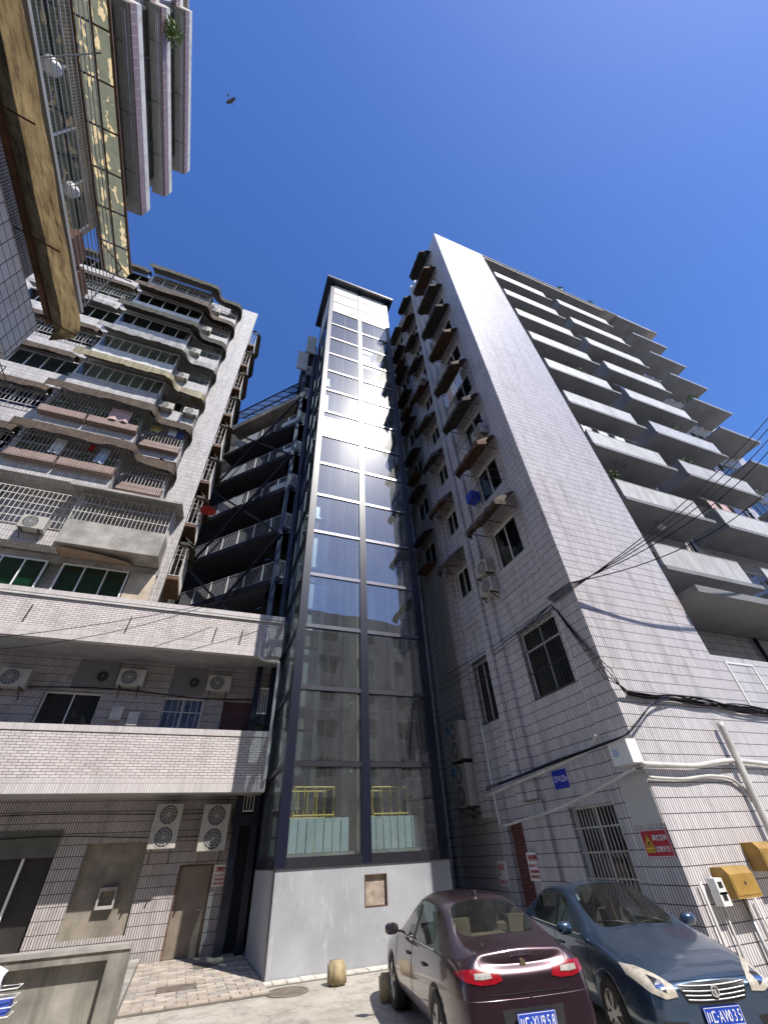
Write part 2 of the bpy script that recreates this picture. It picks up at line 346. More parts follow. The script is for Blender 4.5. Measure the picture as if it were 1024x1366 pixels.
# ================================================================== the ground
def ground_mat():
    m, nt, b = _new('yard_concrete'); p = pos(nt)
    c = mix(nt, (0.36, 0.33, 0.28), (0.46, 0.43, 0.38), ramp(nt, noise(nt, 0.6, 6, p, 0.65), [(0.35, (0, 0, 0)), (0.65, (1, 1, 1))]).outputs[0])
    c = mix(nt, c, (0.20, 0.18, 0.15), ramp(nt, noise(nt, 2.2, 8, p, 0.75), [(0.46, (0, 0, 0)), (0.68, (0.8,)*3)]).outputs[0])
    c = mix(nt, c, (0.11, 0.10, 0.09), ramp(nt, noise(nt, 0.9, 3, pos(nt, (1.3, 0.8, 1)), 0.5), [(0.60, (0, 0, 0)), (0.72, (0.75,)*3)]).outputs[0])
    v = N(nt, 'ShaderNodeTexVoronoi', feature='DISTANCE_TO_EDGE'); v.inputs['Scale'].default_value = 0.55
    dis = mix(nt, p, noise(nt, 1.5, 5, p), 0.0) if False else p
    ad = N(nt, 'ShaderNodeVectorMath', operation='ADD'); nz = N(nt, 'ShaderNodeTexNoise'); nz.inputs['Scale'].default_value = 2.5; nz.inputs['Detail'].default_value = 6
    nt.links.new(p, nz.inputs['Vector']); sc = N(nt, 'ShaderNodeVectorMath', operation='SCALE'); sc.inputs['Scale'].default_value = 0.5
    nt.links.new(nz.outputs['Color'], sc.inputs[0]); nt.links.new(p, ad.inputs[0]); nt.links.new(sc.outputs[0], ad.inputs[1]); nt.links.new(ad.outputs[0], v.inputs['Vector'])
    cr = ramp(nt, v.outputs['Distance'], [(0.0, (1, 1, 1)), (0.005, (0, 0, 0))]).outputs[0]
    c = mix(nt, c, (0.17, 0.155, 0.13), cr)
    nt.links.new(c, b.inputs['Base Color']); b.inputs['Roughness'].default_value = 0.9
    bump(nt, b, noise(nt, 25, 6, p), 0.35, 0.01); return m
YARD = ground_mat()
g = MB(); K = 24; L = 160
g.add([(-L, -L, 0), (L, -L, 0), (L, L, 0), (-L, L, 0)], [(0, 1, 2, 3)])
struct(g, 'ground', YARD)

# the paved corner in front of the podium door: single pavers, some missing a shade
PAV = [mat('paver_%d' % i, c, 0.8, var=0.15, scale=6, bmp=0.2, dirt=(0.16, 0.13, 0.10), dirt_amt=0.4) for i, c in
       enumerate([(0.46, 0.40, 0.33), (0.40, 0.35, 0.30), (0.33, 0.30, 0.27), (0.50, 0.45, 0.38), (0.42, 0.35, 0.29)])]
pv = MB().box(-0.5, 2.13, 12.05, 17.38, 0.004, 0.03); pave = struct(pv, 'pavement', mat('paving_bed', (0.16, 0.14, 0.12), 0.9))
holes = [(1.15, 16.0, 0.42), (0.45, 13.6, 0.40)]
k = 0; y = 12.06; row = 0; paver_mesh = {}
while y < 17.3:
    x = -0.49-(0.19 if row % 2 else 0.0)
    while x < 2.12:
        x0, x1 = max(x, -0.49), min(x+0.37, 2.125)
        cx, cyy = (x0+x1)/2, y+0.1
        if x1-x0 > 0.08 and all((cx-h[0])**2+(cyy-h[1])**2 > (h[2]+0.06)**2 for h in holes):
            q = MB().box(x0, x1-0.012, y, min(y+0.188, 17.37), 0.0302, 0.052+random.uniform(-0.004, 0.004))
            q.build('paver', random.choice(PAV), pave)
        x += 0.38
    y += 0.2; row += 1
# pale strip of kerb tiles at the foot of the lift shaft
kb = MB().box(2.0, 6.9, 12.72, 13.04, 0.004, 0.02); kerb = struct(kb, 'kerb', mat('kerb_bed', (0.2, 0.19, 0.17), 0.9))
x = 1.99; KT = mat('pale_kerb_tile', (0.58, 0.55, 0.49), 0.75, var=0.2, scale=5, bmp=0.2, dirt=(0.3, 0.26, 0.2), dirt_amt=0.4)
while x < 6.85:
    for j in range(2): MB().box(x+0.006, x+0.29, 12.725+j*0.158, 12.725+j*0.158+0.15, 0.0202, 0.046+random.uniform(-0.004, 0.004)).build('kerb_tile', KT, kerb)
    x += 0.3
COVER = mat('cast_iron_cover', (0.19, 0.155, 0.13), 0.7, metal=0.3, var=0.3, scale=7, bmp=0.3, dirt=(0.3, 0.26, 0.2), dirt_amt=0.6)
def cover(x, y, r, z, label):
    t = thing('manhole_cover', label, 'manhole cover', (x, y, z))
    MB().disc((x, y, z), (0, 0, 1), r-0.05, r, 0.012, 36).build('rim', COVER, t)
    MB().disc((x, y, z), (0, 0, 1), 0.0, r-0.058, 0.008, 36).build('lid', COVER, t)
    rb = MB()
    for i in range(-4, 5):
        w = math.sqrt(max((r-0.09)**2-(i*r/5)**2, 0)); rb.box(x-w, x+w, y+i*r/5-0.012, y+i*r/5+0.012, z+0.008, z+0.013)
    rb.build('ribs', COVER, t)
p = onZ(383, 1324); cover(p.x, p.y, 0.42, 0.002, 'round rusty manhole cover in the bare concrete before the grey lift base')
cover(1.15, 16.0, 0.42, 0.032, 'round manhole cover among the pavers close to the podium door')
cover(0.45, 13.6, 0.40, 0.032, 'round manhole cover near the outer edge of the pavers')
STONE = mat('yellow_sandstone', (0.40, 0.32, 0.18), 0.9, var=0.3, scale=6, bmp=0.5, dirt=(0.16, 0.14, 0.08), dirt_amt=0.6)
def rock(x, y, w, d, h, rot, label):
    bm = bmesh.new(); bmesh.ops.create_cube(bm, size=1)
    bmesh.ops.bevel(bm, geom=list(bm.edges), offset=0.12, segments=3, affect='EDGES')
    for v in bm.verts:
        n = 0.03*math.sin(v.co.x*7+x*3)+0.025*math.sin(v.co.y*9+v.co.z*6)
        v.co = Vector((v.co.x*w*(1-0.10*(v.co.z+0.5))+n*0.5, v.co.y*d+n*0.4, (v.co.z+0.5)*h-0.01))
    me = bpy.data.meshes.new('stone_block'); bm.to_mesh(me); bm.free(); me.materials.append(STONE)
    for q in me.polygons: q.use_smooth = True
    o = bpy.data.objects.new('stone_block', me); C.objects.link(o); o.location = (x, y, 0); o.rotation_euler.z = rot
    return tag(o, label, 'stone')
p = onZ(451, 1317); rock(p.x, p.y+0.15, 0.34, 0.3, 0.36, 0.1, 'mossy yellow stone block standing against the grey lift base')
p = onZ(518, 1338); rock(p.x+0.05, p.y+0.1, 0.36, 0.30, 0.34, -0.2, 'pale sandstone block beside the front wheel of the maroon car')

# ================================================================== the glass lift shaft
TX0, TX1, TY0, TY1 = 2.14, 6.88, 13.06, 16.5
ZB, ZG, ZT, DZ = 1.84, 32.59, 37.3, 2.04
tower = thing('lift_tower', 'tall free-standing glass lift shaft with navy steel columns on a grey stone base', 'lift tower', (4.5, 14.8, 0))
def marble():
    m, nt, b = _new('grey_marble_cladding'); p = pos(nt)
    c = mix(nt, (0.30, 0.31, 0.33), (0.40, 0.41, 0.43), ramp(nt, noise(nt, 0.9, 7, p, 0.6), [(0.35, (0, 0, 0)), (0.68, (1, 1, 1))]).outputs[0])
    mp = N(nt, 'ShaderNodeMapping'); gg = N(nt, 'ShaderNodeNewGeometry'); nt.links.new(gg.outputs['Position'], mp.inputs[0])
    mp.inputs['Rotation'].default_value = (0, R(-22), 0); mp.inputs['Scale'].default_value = (11, 11, 2.6)
    vein = noise(nt, 1.0, 4, mp.outputs[0], 0.6)
    c = mix(nt, c, (0.62, 0.63, 0.66), ramp(nt, vein, [(0.60, (0, 0, 0)), (0.67, (0.28,)*3), (0.73, (0.03,)*3)]).outputs[0])
    nt.links.new(c, b.inputs['Base Color']); b.inputs['Roughness'].default_value = 0.32; return m
MARBLE = marble()
hx0, hx1, hz0, hz1 = 4.42, 5.02, 1.02, 1.62
W = Wall((0, TY0), (1, 0), (0, -1))
bm_ = MB(); W.skin(bm_, TX0, TX1, 0.0, ZB-0.03, [(hx0, hx1, hz0, hz1)], 0.09)
bm_.build('front_cladding', MARBLE, tower)
WL = Wall((TX0, 0), (0, 1), (-1, 0)); sd_ = MB(); WL.skin(sd_, TY0, TY1, 0.0, ZB-0.03); sd_.build('side_cladding', MARBLE, tower)
WR = Wall((TX1, 0), (0, 1), (1, 0)); sd_ = MB(); WR.skin(sd_, TY0, TY1, 0.0, ZB-0.03); sd_.build('side_cladding', MARBLE, tower)
MB().box(TX0-0.012, TX0+0.03, TY0-0.012, TY0+0.03, 0, ZB-0.031).build('corner_trim', STEEL_P, tower)
MB().box(TX0-0.02, TX1+0.02, TY0-0.03, TY0+0.25, ZB-0.03, ZB).build('base_capping', STEEL_P, tower)
MB().box(TX0-0.02, TX0+0.25, TY0+0.25, TY1, ZB-0.03, ZB).build('base_capping', STEEL_P, tower)
MB().box(TX1-0.25, TX1+0.02, TY0+0.25, TY1, ZB-0.03, ZB).build('base_capping', STEEL_P, tower)
W_ = MB(); W.skin(W_, hx0, hx1, hz0, hz1, n=-0.075); W_.build('inspection_panel', mat('beige_stone_panel', (0.36, 0.30, 0.24), 0.8, var=0.35, scale=6, dirt=(0.14, 0.11, 0.09), dirt_amt=0.6), tower)
fr = MB()
for a in ((hx0, hx1, hz0, hz0+0.02), (hx0, hx1, hz1-0.02, hz1), (hx0, hx0+0.02, hz0+0.02, hz1-0.02), (hx1-0.02, hx1, hz0+0.02, hz1-0.02)): W.box(fr, a[0], a[1], -0.07, 0.008, a[2], a[3])
fr.build('panel_frame', RUST, tower)
# columns and floor of the shaft
CW = 0.27
cols = [(TX0, TX0+CW, TY0, TY0+CW), (4.36, 4.36+CW, TY0, TY0+CW), (TX1-CW, TX1, TY0, TY0+CW), (TX0, TX0+CW, TY1-CW, TY1), (4.36, 4.36+CW, TY1-CW, TY1), (TX1-CW, TX1, TY1-CW, TY1)]
for c in cols: MB().box(*c, ZB+0.001, ZT).build('column', STEEL, tower)
levels = [ZB+0.08]+[4.03+DZ*k for k in range(15)]
for i, z in enumerate(levels):
    h = 0.13 if i else 0.22
    for a, b in ((TX0+CW, 4.36), (4.36+CW, TX1-CW)):
        MB().box(a, b, TY0+0.004, TY0+0.14, z-h/2, z+h/2).build('cross_beam', STEEL_P, tower)
        MB().box(a, b, TY1-0.16, TY1-0.03, z-h/2, z+h/2).build('cross_beam', STEEL, tower)
    for xx in (TX0+0.004, TX1-0.144): MB().box(xx, xx+0.14, TY0+CW, TY1-CW, z-h/2, z+h/2).build('cross_beam', STEEL, tower)
# one pane per light, each hung a hair out of true
def pane(p4, m=GLASS_T): return MB().add(p4, [(0, 1, 2, 3)]).build('glass_pane', m, tower)
for i in range(len(levels)-1):
    z0, z1 = levels[i]+(0.08 if i else 0.11)+0.004, levels[i+1]-0.084
    for a, b in ((TX0+CW, 4.36), (4.36+CW, TX1-CW)):
        mid = (a+b)/2
        two = z0 > 12
        for u0, u1 in (((a+0.005, mid-0.005), (mid+0.005, b-0.005)) if two else ((a+0.005, b-0.005),)):
            t = [random.uniform(-0.0035, 0.0035) for _ in range(2)]
            Y = TY0+0.05
            pane([(u0, Y+t[0], z0), (u1, Y-t[0], z0), (u1, Y-t[0]+t[1], z1), (u0, Y+t[0]+t[1], z1)])
        if two: MB().box(mid-0.005, mid+0.005, TY0+0.040, TY0+0.056, z0, z1).build('glazing_joint', BLACK, tower)
    for xx, sg in ((TX0+0.05, 1), (TX1-0.05, -1)):
        ym = (TY0+TY1)/2
        for v0, v1 in ((TY0+CW+0.005, ym-0.01), (ym+0.01, TY1-CW-0.005)):
            t = random.uniform(-0.003, 0.003)
            pane([(xx+t, v0, z0), (xx-t, v1, z0), (xx-t, v1, z1), (xx+t, v0, z1)])
        MB().box(xx-0.015, xx+0.015, ym-0.01, ym+0.01, z0, z1).build('glazing_joint', STEEL_P, tower)
# white panelled head and flat roof
CREAM = mat('cream_head_panel', (0.46, 0.44, 0.40), 0.6, var=0.08, scale=1.5, streak=0.3)
rows = 3; hh = (ZT-ZG-0.1)/rows
for r_ in range(rows):
    z0, z1 = ZG+0.1+r_*hh+0.02, ZG+0.1+(r_+1)*hh-0.12
    for a, b in ((TX0+CW, 4.36), (4.36+CW, TX1-CW)):
        MB().box(a+0.01, b-0.01, TY0+0.03, TY0+0.07, z0, z1).build('head_panel', CREAM, tower)
        MB().box(a, b, TY0+0.05, TY0+0.13, z1, z1+0.13).build('head_rail', STEEL, tower)
        MB().box(a+0.01, b-0.01, TY1-0.07, TY1-0.03, z0, z1).build('head_panel', CREAM, tower)
    for xx in (TX0+0.03, TX1-0.07):
        MB().box(xx, xx+0.04, TY0+CW+0.01, TY1-CW-0.01, z0, z1).build('head_panel', CREAM, tower)
        MB().box(xx+0.01, xx+0.07, TY0+CW, TY1-CW, z1, z1+0.13).build('head_rail', STEEL, tower)
rf = MB().box(TX0-0.36, TX1+0.36, TY0-0.36, TY1+0.36, ZT+0.001, ZT+0.10).build('roof', STEEL, tower)
MB().box(TX0-0.42, TX1+0.42, TY0-0.42, TY1+0.42, ZT+0.101, ZT+0.30).build('fascia', STEEL, rf)
# inside: landings at the back, a partition between the two shafts, guide rails and ropes
PART = mat('tan_shaft_board', (0.34, 0.30, 0.17), 0.7, var=0.15, scale=1.5, dirt=(0.16, 0.14, 0.09), dirt_amt=0.4)
for i in range(len(levels)-1):
    MB().box(4.46, 4.53, 13.75, 15.5, levels[i]+0.1, levels[i+1]-0.02).build('shaft_partition', PART, tower)
LAND = mat('landing_wall_panel', (0.09, 0.105, 0.11), 0.6, var=0.2, scale=0.8)
DOORM = mat('brushed_lift_door', (0.30, 0.32, 0.32), 0.35, metal=0.7, var=0.1, scale=3)
z = 0.2; n = 0
while z < 34:
    for a, b in ((TX0+CW+0.02, 4.34), (4.36+CW+0.02, TX1-CW-0.02)):
        MB().box(a, b, TY1-0.5, TY1-0.44, z+2.35, min(z+2.98, 37)).build('landing_panel', LAND, tower)
        mid = (a+b)/2
        for s in (-1, 1):
            MB().box(mid+min(0, s*0.45)+0.004, mid+max(0, s*0.45)-0.004, TY1-0.49, TY1-0.45, z+0.1, z+2.25).build('landing_door', DOORM, tower)
        for u0, u1 in ((a, mid-0.52), (mid+0.52, b)): MB().box(u0, u1, TY1-0.485, TY1-0.45, z+0.1, z+2.3).build('landing_panel', LAND, tower)
        MB().box(a, b, TY1-0.62, TY1-0.44, z, z+0.08).build('landing_sill', STEEL_G, tower)
    z += 3.0; n += 1
for xs in (2.62, 4.25, 4.75, 6.45):
    MB().box(xs-0.03, xs+0.03, 14.55, 14.62, 0.2, 36.5).build('guide_rail', STEEL_G, tower)
    MB().box(xs-0.05, xs+0.05, 15.35, 15.40, 0.2, 36.5).build('guide_rail', STEEL_G, tower)
for xs in (3.3, 3.36, 3.42, 5.5, 5.56, 5.62): MB().tube([(xs, 14.9, 0.3), (xs, 14.9, 36.4)], 0.012, 6).build('hoist_rope', STEEL_G, tower)
MB().box(TX0+0.3, TX1-0.3, TY0+0.3, TY1-0.3, 36.2, 36.6).build('machine_deck', STEEL, tower)
for xc, za in ((3.35, 19.2), (5.55, 27.6)):
    lc = MB().box(xc-0.78, xc+0.78, 13.95, 15.25, za, za+2.4).build('lift_car', DOORM, tower)
    MB().box(xc-0.84, xc+0.84, 14.45, 14.70, za+2.41, za+2.62).build('crosshead', STEEL, lc)
# guard rails and sheet hoarding on the pit floor
YEL = mat('yellow_guard_paint', (0.75, 0.52, 0.04), 0.45, var=0.1, scale=5)
HOARD = mat('pale_green_sheet_steel', (0.47, 0.54, 0.55), 0.45, var=0.08, scale=2, dirt=(0.3, 0.3, 0.28), dirt_amt=0.3)
def guard(x0, x1, label):
    t = thing('guard_rail', label, 'guard rail', ((x0+x1)/2, 14.2, 2.12))
    for y in (13.75, 14.65):
        for z in (2.9, 3.55): MB().tube([(x0, y, z), (x1, y, z)], 0.022, 8).build('rail', YEL, t)
        k = x0
        while k < x1+0.01: MB().tube([(k, y, 2.12), (k, y, 3.55)], 0.016, 8).build('post', YEL, t); k += (x1-x0)/4
    for xx in (x0, x1):
        for z in (2.9, 3.55): MB().tube([(xx, 13.75, z), (xx, 14.65, z)], 0.022, 8).build('rail', YEL, t)
guard(2.62, 3.75, 'yellow tube guard rail in the glass shaft bay beside the podium')
guard(4.95, 6.05, 'yellow tube guard rail in the glass shaft bay on the side of the parked cars')
MB().box(TX0+0.28, TX1-0.28, TY0+0.3, TY1-0.3, 2.0, 2.1).build('pit_floor', CONC, tower)
def hoarding(x0, x1, label):
    t = thing('sheet_hoarding', label, 'hoarding', ((x0+x1)/2, 13.55, 2.11))
    n = 7; w = (x1-x0)/n
    for i in range(n):
        MB().box(x0+i*w+0.012, x0+(i+1)*w-0.012, 13.54+(i % 2)*0.012, 13.56+(i % 2)*0.012, 2.11, 2.82).build('slat', HOARD, t)
    MB().box(x0, x1, 13.575, 13.60, 2.74, 2.83).build('top_rail', HOARD, t)
hoarding(2.5, 4.15, 'pale green sheet steel hoarding in the shaft bay beside the podium')
hoarding(4.72, 6.25, 'pale green sheet steel hoarding in the shaft bay on the side of the cars')

# ================================================================== the podium on the left
podium = thing('podium_building', 'low tiled podium with two pale brick bands beside the lift shaft', 'building', (-4, 17.4, 0))
PW = Wall((0, 17.4), (1, 0), (0, -1)); PX0, PX1 = -16.0, 2.05
GH = [(-6.6, -3.35, 0.0, 2.95), (-2.62, -1.02, 0.62, 2.62), (0.02, 0.98, 0.05, 2.02)]
w_ = MB(); PW.skin(w_, PX0, 1.6, 0, 3.9, GH, 0.45); w_.build('ground_floor_wall', TILE_OLD, podium)
UH = [(-5.4, -3.7, 5.1, 6.75), (-1.75, -0.35, 5.2, 6.75), (0.35, 1.55, 5.05, 6.7), (-8.6, -7.0, 5.1, 6.75)]
w_ = MB(); PW.skin(w_, PX0, PX1, 3.9, 8.3, UH, 0.45); w_.build('upper_floor_wall', TILE_OLD, podium)
MB().box(1.6, 2.05, 17.42, 17.6, 0, 3.95).build('gap_shade_box', DARK, podium)  # near-black box fills the gap, its shade put into the colour
for z0, z1, zb in ((3.67, 5.38, 'lower'), (7.91, 9.59, 'upper')):
    b_ = MB(); PW.box(b_, PX0, PX1, 1.42, 1.60, z0+0.34, z1-0.18); bo = b_.build('brick_band', TILE_BRICK, podium)
    b_ = MB(); PW.box(b_, PX0, PX1, 1.40, 1.615, z0, z0+0.338); b_.build('soldier_course', TILE_PLAIN, bo)
    b_ = MB(); PW.box(b_, PX0, PX1, 1.36, 1.625, z1-0.178, z1); b_.build('coping', TILE_PLAIN, bo)
    b_ = MB(); PW.box(b_, PX0, PX1, 0.0, 1.398, z0+0.02, z0+0.2); b_.build('floor_slab', SLAB, podium)
b_ = MB(); PW.box(b_, PX0, PX1, 1.63, 1.67, 9.30, 9.36); b_.build('cable_duct', PVC, podium)
b_ = MB(); PW.box(b_, PX0, PX1, -6.0, 1.35, 9.2, 9.4); b_.build('flat_roof', CONC, podium)
SHUT = mat('dark_shopfront', (0.03, 0.027, 0.024), 0.4, var=0.3, scale=2)
b_ = MB(); PW.skin(b_, -6.6, -3.35, 0, 2.95, n=-0.28); b_.build('shop_shutter', SHUT, podium)
b_ = MB(); PW.box(b_, -6.6, -3.35, -0.06, 0.03, 2.35, 2.95); b_.build('shop_fascia', mat('grey_brown_fascia', (0.10, 0.098, 0.088), 0.7, var=0.2), podium)
for u in (-5.6, -4.1):
    b_ = MB(); PW.box(b_, u-0.03, u+0.03, -0.2, -0.12, 0, 2.35); b_.build('door_post', PAINT, podium)
b_ = MB(); PW.skin(b_, -2.62, -1.02, 0.62, 2.62, n=-0.14); b_.build('blocked_opening', mat('grey_brown_render', (0.24, 0.21, 0.17), 0.9, var=0.3, scale=2, dirt=(0.10, 0.085, 0.07), dirt_amt=0.6), podium)
b_ = MB(); PW.box(b_, -1.95, -1.5, -0.13, 0.02, 1.55, 1.63); PW.box(b_, -1.95, -1.90, -0.13, 0.02, 1.25, 1.55); PW.box(b_, -1.55, -1.5, -0.13, 0.0, 1.25, 1.55); PW.box(b_, -1.95, -1.5, -0.13, 0.02, 1.18, 1.25); b_.build('letter_box', CONC, podium)
DOOR = mat('scuffed_grey_door', (0.23, 0.19, 0.15), 0.6, var=0.25, scale=2, dirt=(0.1, 0.08, 0.06), dirt_amt=0.5)
b_ = MB(); PW.box(b_, 0.06, 0.94, -0.16, -0.10, 0.06, 1.98); dr = b_.build('steel_door', DOOR, podium)
b_ = MB(); PW.box(b_, 0.02, 0.06, -0.2, 0.01, 0.05, 2.02); PW.box(b_, 0.94, 0.98, -0.2, 0.01, 0.05, 2.02); PW.box(b_, 0.06, 0.94, -0.2, 0.01, 1.98, 2.02); b_.build('door_frame', RUST, dr)
b_ = MB(); b_.tube([PW.P(0.82, -0.09, 1.0), PW.P(0.82, -0.03, 1.0), PW.P(0.70, -0.03, 1.0)], 0.012, 6); b_.build('handle', STEEL_G, dr)
window(PW, podium, -5.4, -3.7, 5.1, 6.75, n=-0.15, panes=2, gl=GLASS_D, back=ROOM)
window(PW, podium, -8.6, -7.0, 5.1, 6.75, n=-0.15, panes=2, gl=GLASS_D, back=ROOM)
window(PW, podium, -1.75, -0.35, 5.2, 6.75, n=-0.1, panes=2, gl=GLASS, back=CURT_B, bars=3, bar_n=0.05, bar_step=0.22, bar_mat=BARS)
b_ = MB(); PW.skin(b_, 0.35, 1.55, 5.05, 6.7, n=-0.1); b_.build('maroon_door_panel', mat('maroon_board', (0.075, 0.03, 0.03), 0.6, var=0.2, scale=3), podium)
GPAN = mat('grey_fan_board', (0.16, 0.155, 0.15), 0.8, var=0.1, scale=2)
for u0, u1 in ((-4.75, -3.45), (-1.65, -0.45)):
    b_ = MB(); PW.box(b_, u0, u1, 0.0, 0.03, 6.85, 7.85); q = b_.build('vent_board', GPAN, podium)
    b_ = MB(); b_.disc(PW.P((u0+u1)/2+0.2, 0.031, 7.3), PW.n, 0.06, 0.17, 0.03, 18); b_.build('fan_outlet', BLACK, q)
for u, z in ((-3.05, 5.9), (-2.5, 5.75)):
    b_ = MB(); PW.box(b_, u-0.17, u+0.17, 0.0, 0.12, z, z+0.42); b_.build('meter_case', PVC, podium)
# iron stubs and hooks on the bands
for u, z in ((-3.4, 8.35), (-0.5, 8.3), (0.45, 8.3), (-6.4, 8.4)):
    MB().bar(PW.P(u, 1.63, z), PW.P(u+0.05, 1.66, z+0.55), 0.035).build('iron_stub', IRON, podium)
pp = MB().tube(smooth_path([PW.P(1.25, 1.66, 8.45), PW.P(1.25, 1.74, 8.3), PW.P(1.27, 1.76, 7.86), PW.P(1.55, 1.76, 7.72), PW.P(1.95, 1.76, 7.70), PW.P(2.0, 1.76, 7.5), PW.P(2.0, 1.72, 6.5), PW.P(2.0, 1.72, 4.2), PW.P(1.96, 1.70, 4.0)], 5), 0.055, 10)
one(pp, 'drain_pipe', PVC, 'white plastic drain pipe bending down the end of the brick bands beside the glass shaft', 'pipe', (2.0, 15.6, 4.0), smooth=True)
b_ = MB(); PW.box(b_, 1.52, 2.05, 1.63, 1.66, 7.95, 8.9); b_.build('patch_panel', TILE_BRICK, podium)
for z, s in ((6.82, 0.12), (3.3, 0.05), (2.75, 0.10)):
    pts = [PW.P(u, 0.06, z-s*math.sin((u+9)*0.9)*0.6) for u in [PX0+8+i*0.5 for i in range(20)]]
    one(MB().tube(pts, 0.018 if z > 5 else 0.012, 6), 'wall_cable', CABLE, {6.82: 'black cable running under the upper brick band over the podium windows', 3.3: 'thin black cable close under the lower brick band soffit', 2.75: 'slack thin cable across the ground floor tiles below the air conditioners'}[z], 'cable', PW.P(-3, 0.06, z))
# ================================================================== air conditioners
GRILLE = mat('fan_grille', (0.06, 0.06, 0.06), 0.6, var=0.2, scale=8)
def aircon(W, u, n, z, label, w=0.85, h=0.58, d=0.32, fans=1, vertical=False, group=None, pipes=True):
    """outdoor unit: case, fan opening with ring and grille, side louvres, bracket; (u, z) is the lower left corner"""
    t = thing('air_conditioner', label, 'air conditioner', W.P(u+w/2, n, z), group)
    c = MB(); W.box(c, u, u+w, n, n+d, z, z+h)
    co = c.build('case', ACW, t)
    bv = co.modifiers.new('bevel', 'BEVEL'); bv.width = 0.018; bv.segments = 2
    for i in range(fans):
        if vertical: cu, cz, r = u+w*0.5, z+h*(i+0.5)/fans, min(w, h/fans)*0.44
        else: cu, cz, r = u+w*0.40, z+h*0.5, h*0.42
        ct = W.P(cu, n+d+0.001, cz)
        MB().disc(ct, W.n, 0.0, r, 0.004, 24).build('fan_opening', GRILLE, t)
        MB().disc(ct, W.n, r, r+0.022, 0.012, 24).build('fan_ring', ACW, t)
        g = MB()
        for q in range(1, 4): g.disc(ct+W.n*0.010, W.n, r*q/4-0.005, r*q/4+0.005, 0.006, 20)
        for q in range(6):
            a = math.pi*q/6; dv = W.u*math.cos(a)+Vector((0, 0, 1))*math.sin(a)
            g.bar(ct+W.n*0.012-dv*r, ct+W.n*0.012+dv*r, 0.006, 0.006)
        g.build('fan_grille', PVC, t)
    if not vertical:
        g = MB()
        for q in range(6): W.box(g, u+w*0.80, u+w*0.96, n+d+0.0005, n+d+0.006, z+h*(0.2+q*0.1), z+h*(0.2+q*0.1)+0.02)
        g.build('louvres', PVC, t)
    for uu in (u+w*0.15, u+w*0.85):
        b = MB()
        b.bar(W.P(uu, n-0.04, z-0.022), W.P(uu, n+d+0.05, z-0.022), 0.035)
        b.bar(W.P(uu, n-0.04, z-0.30), W.P(uu, n+d, z-0.04), 0.025)
        b.build('bracket', IRON, t)
    return t
aircon(PW, -3.35, 0.05, 6.95, 'white air conditioner under the upper band beside the grey vent board', group=None)
aircon(PW, -0.38, 0.05, 6.95, 'white air conditioner under the upper band above the blue curtained window')
aircon(PW, -6.75, 0.05, 6.7, 'white air conditioner on the podium wall between two dark upper windows')
aircon(PW, -0.98, 0.45, 2.40, 'tall twin fan air conditioner above the wall between letter box and steel door', 0.75, 1.08, 0.36, 2, True)
aircon(PW, 0.38, 0.45, 2.30, 'tall twin fan air conditioner hung above the steel door of the podium', 0.80, 1.15, 0.36, 2, True)

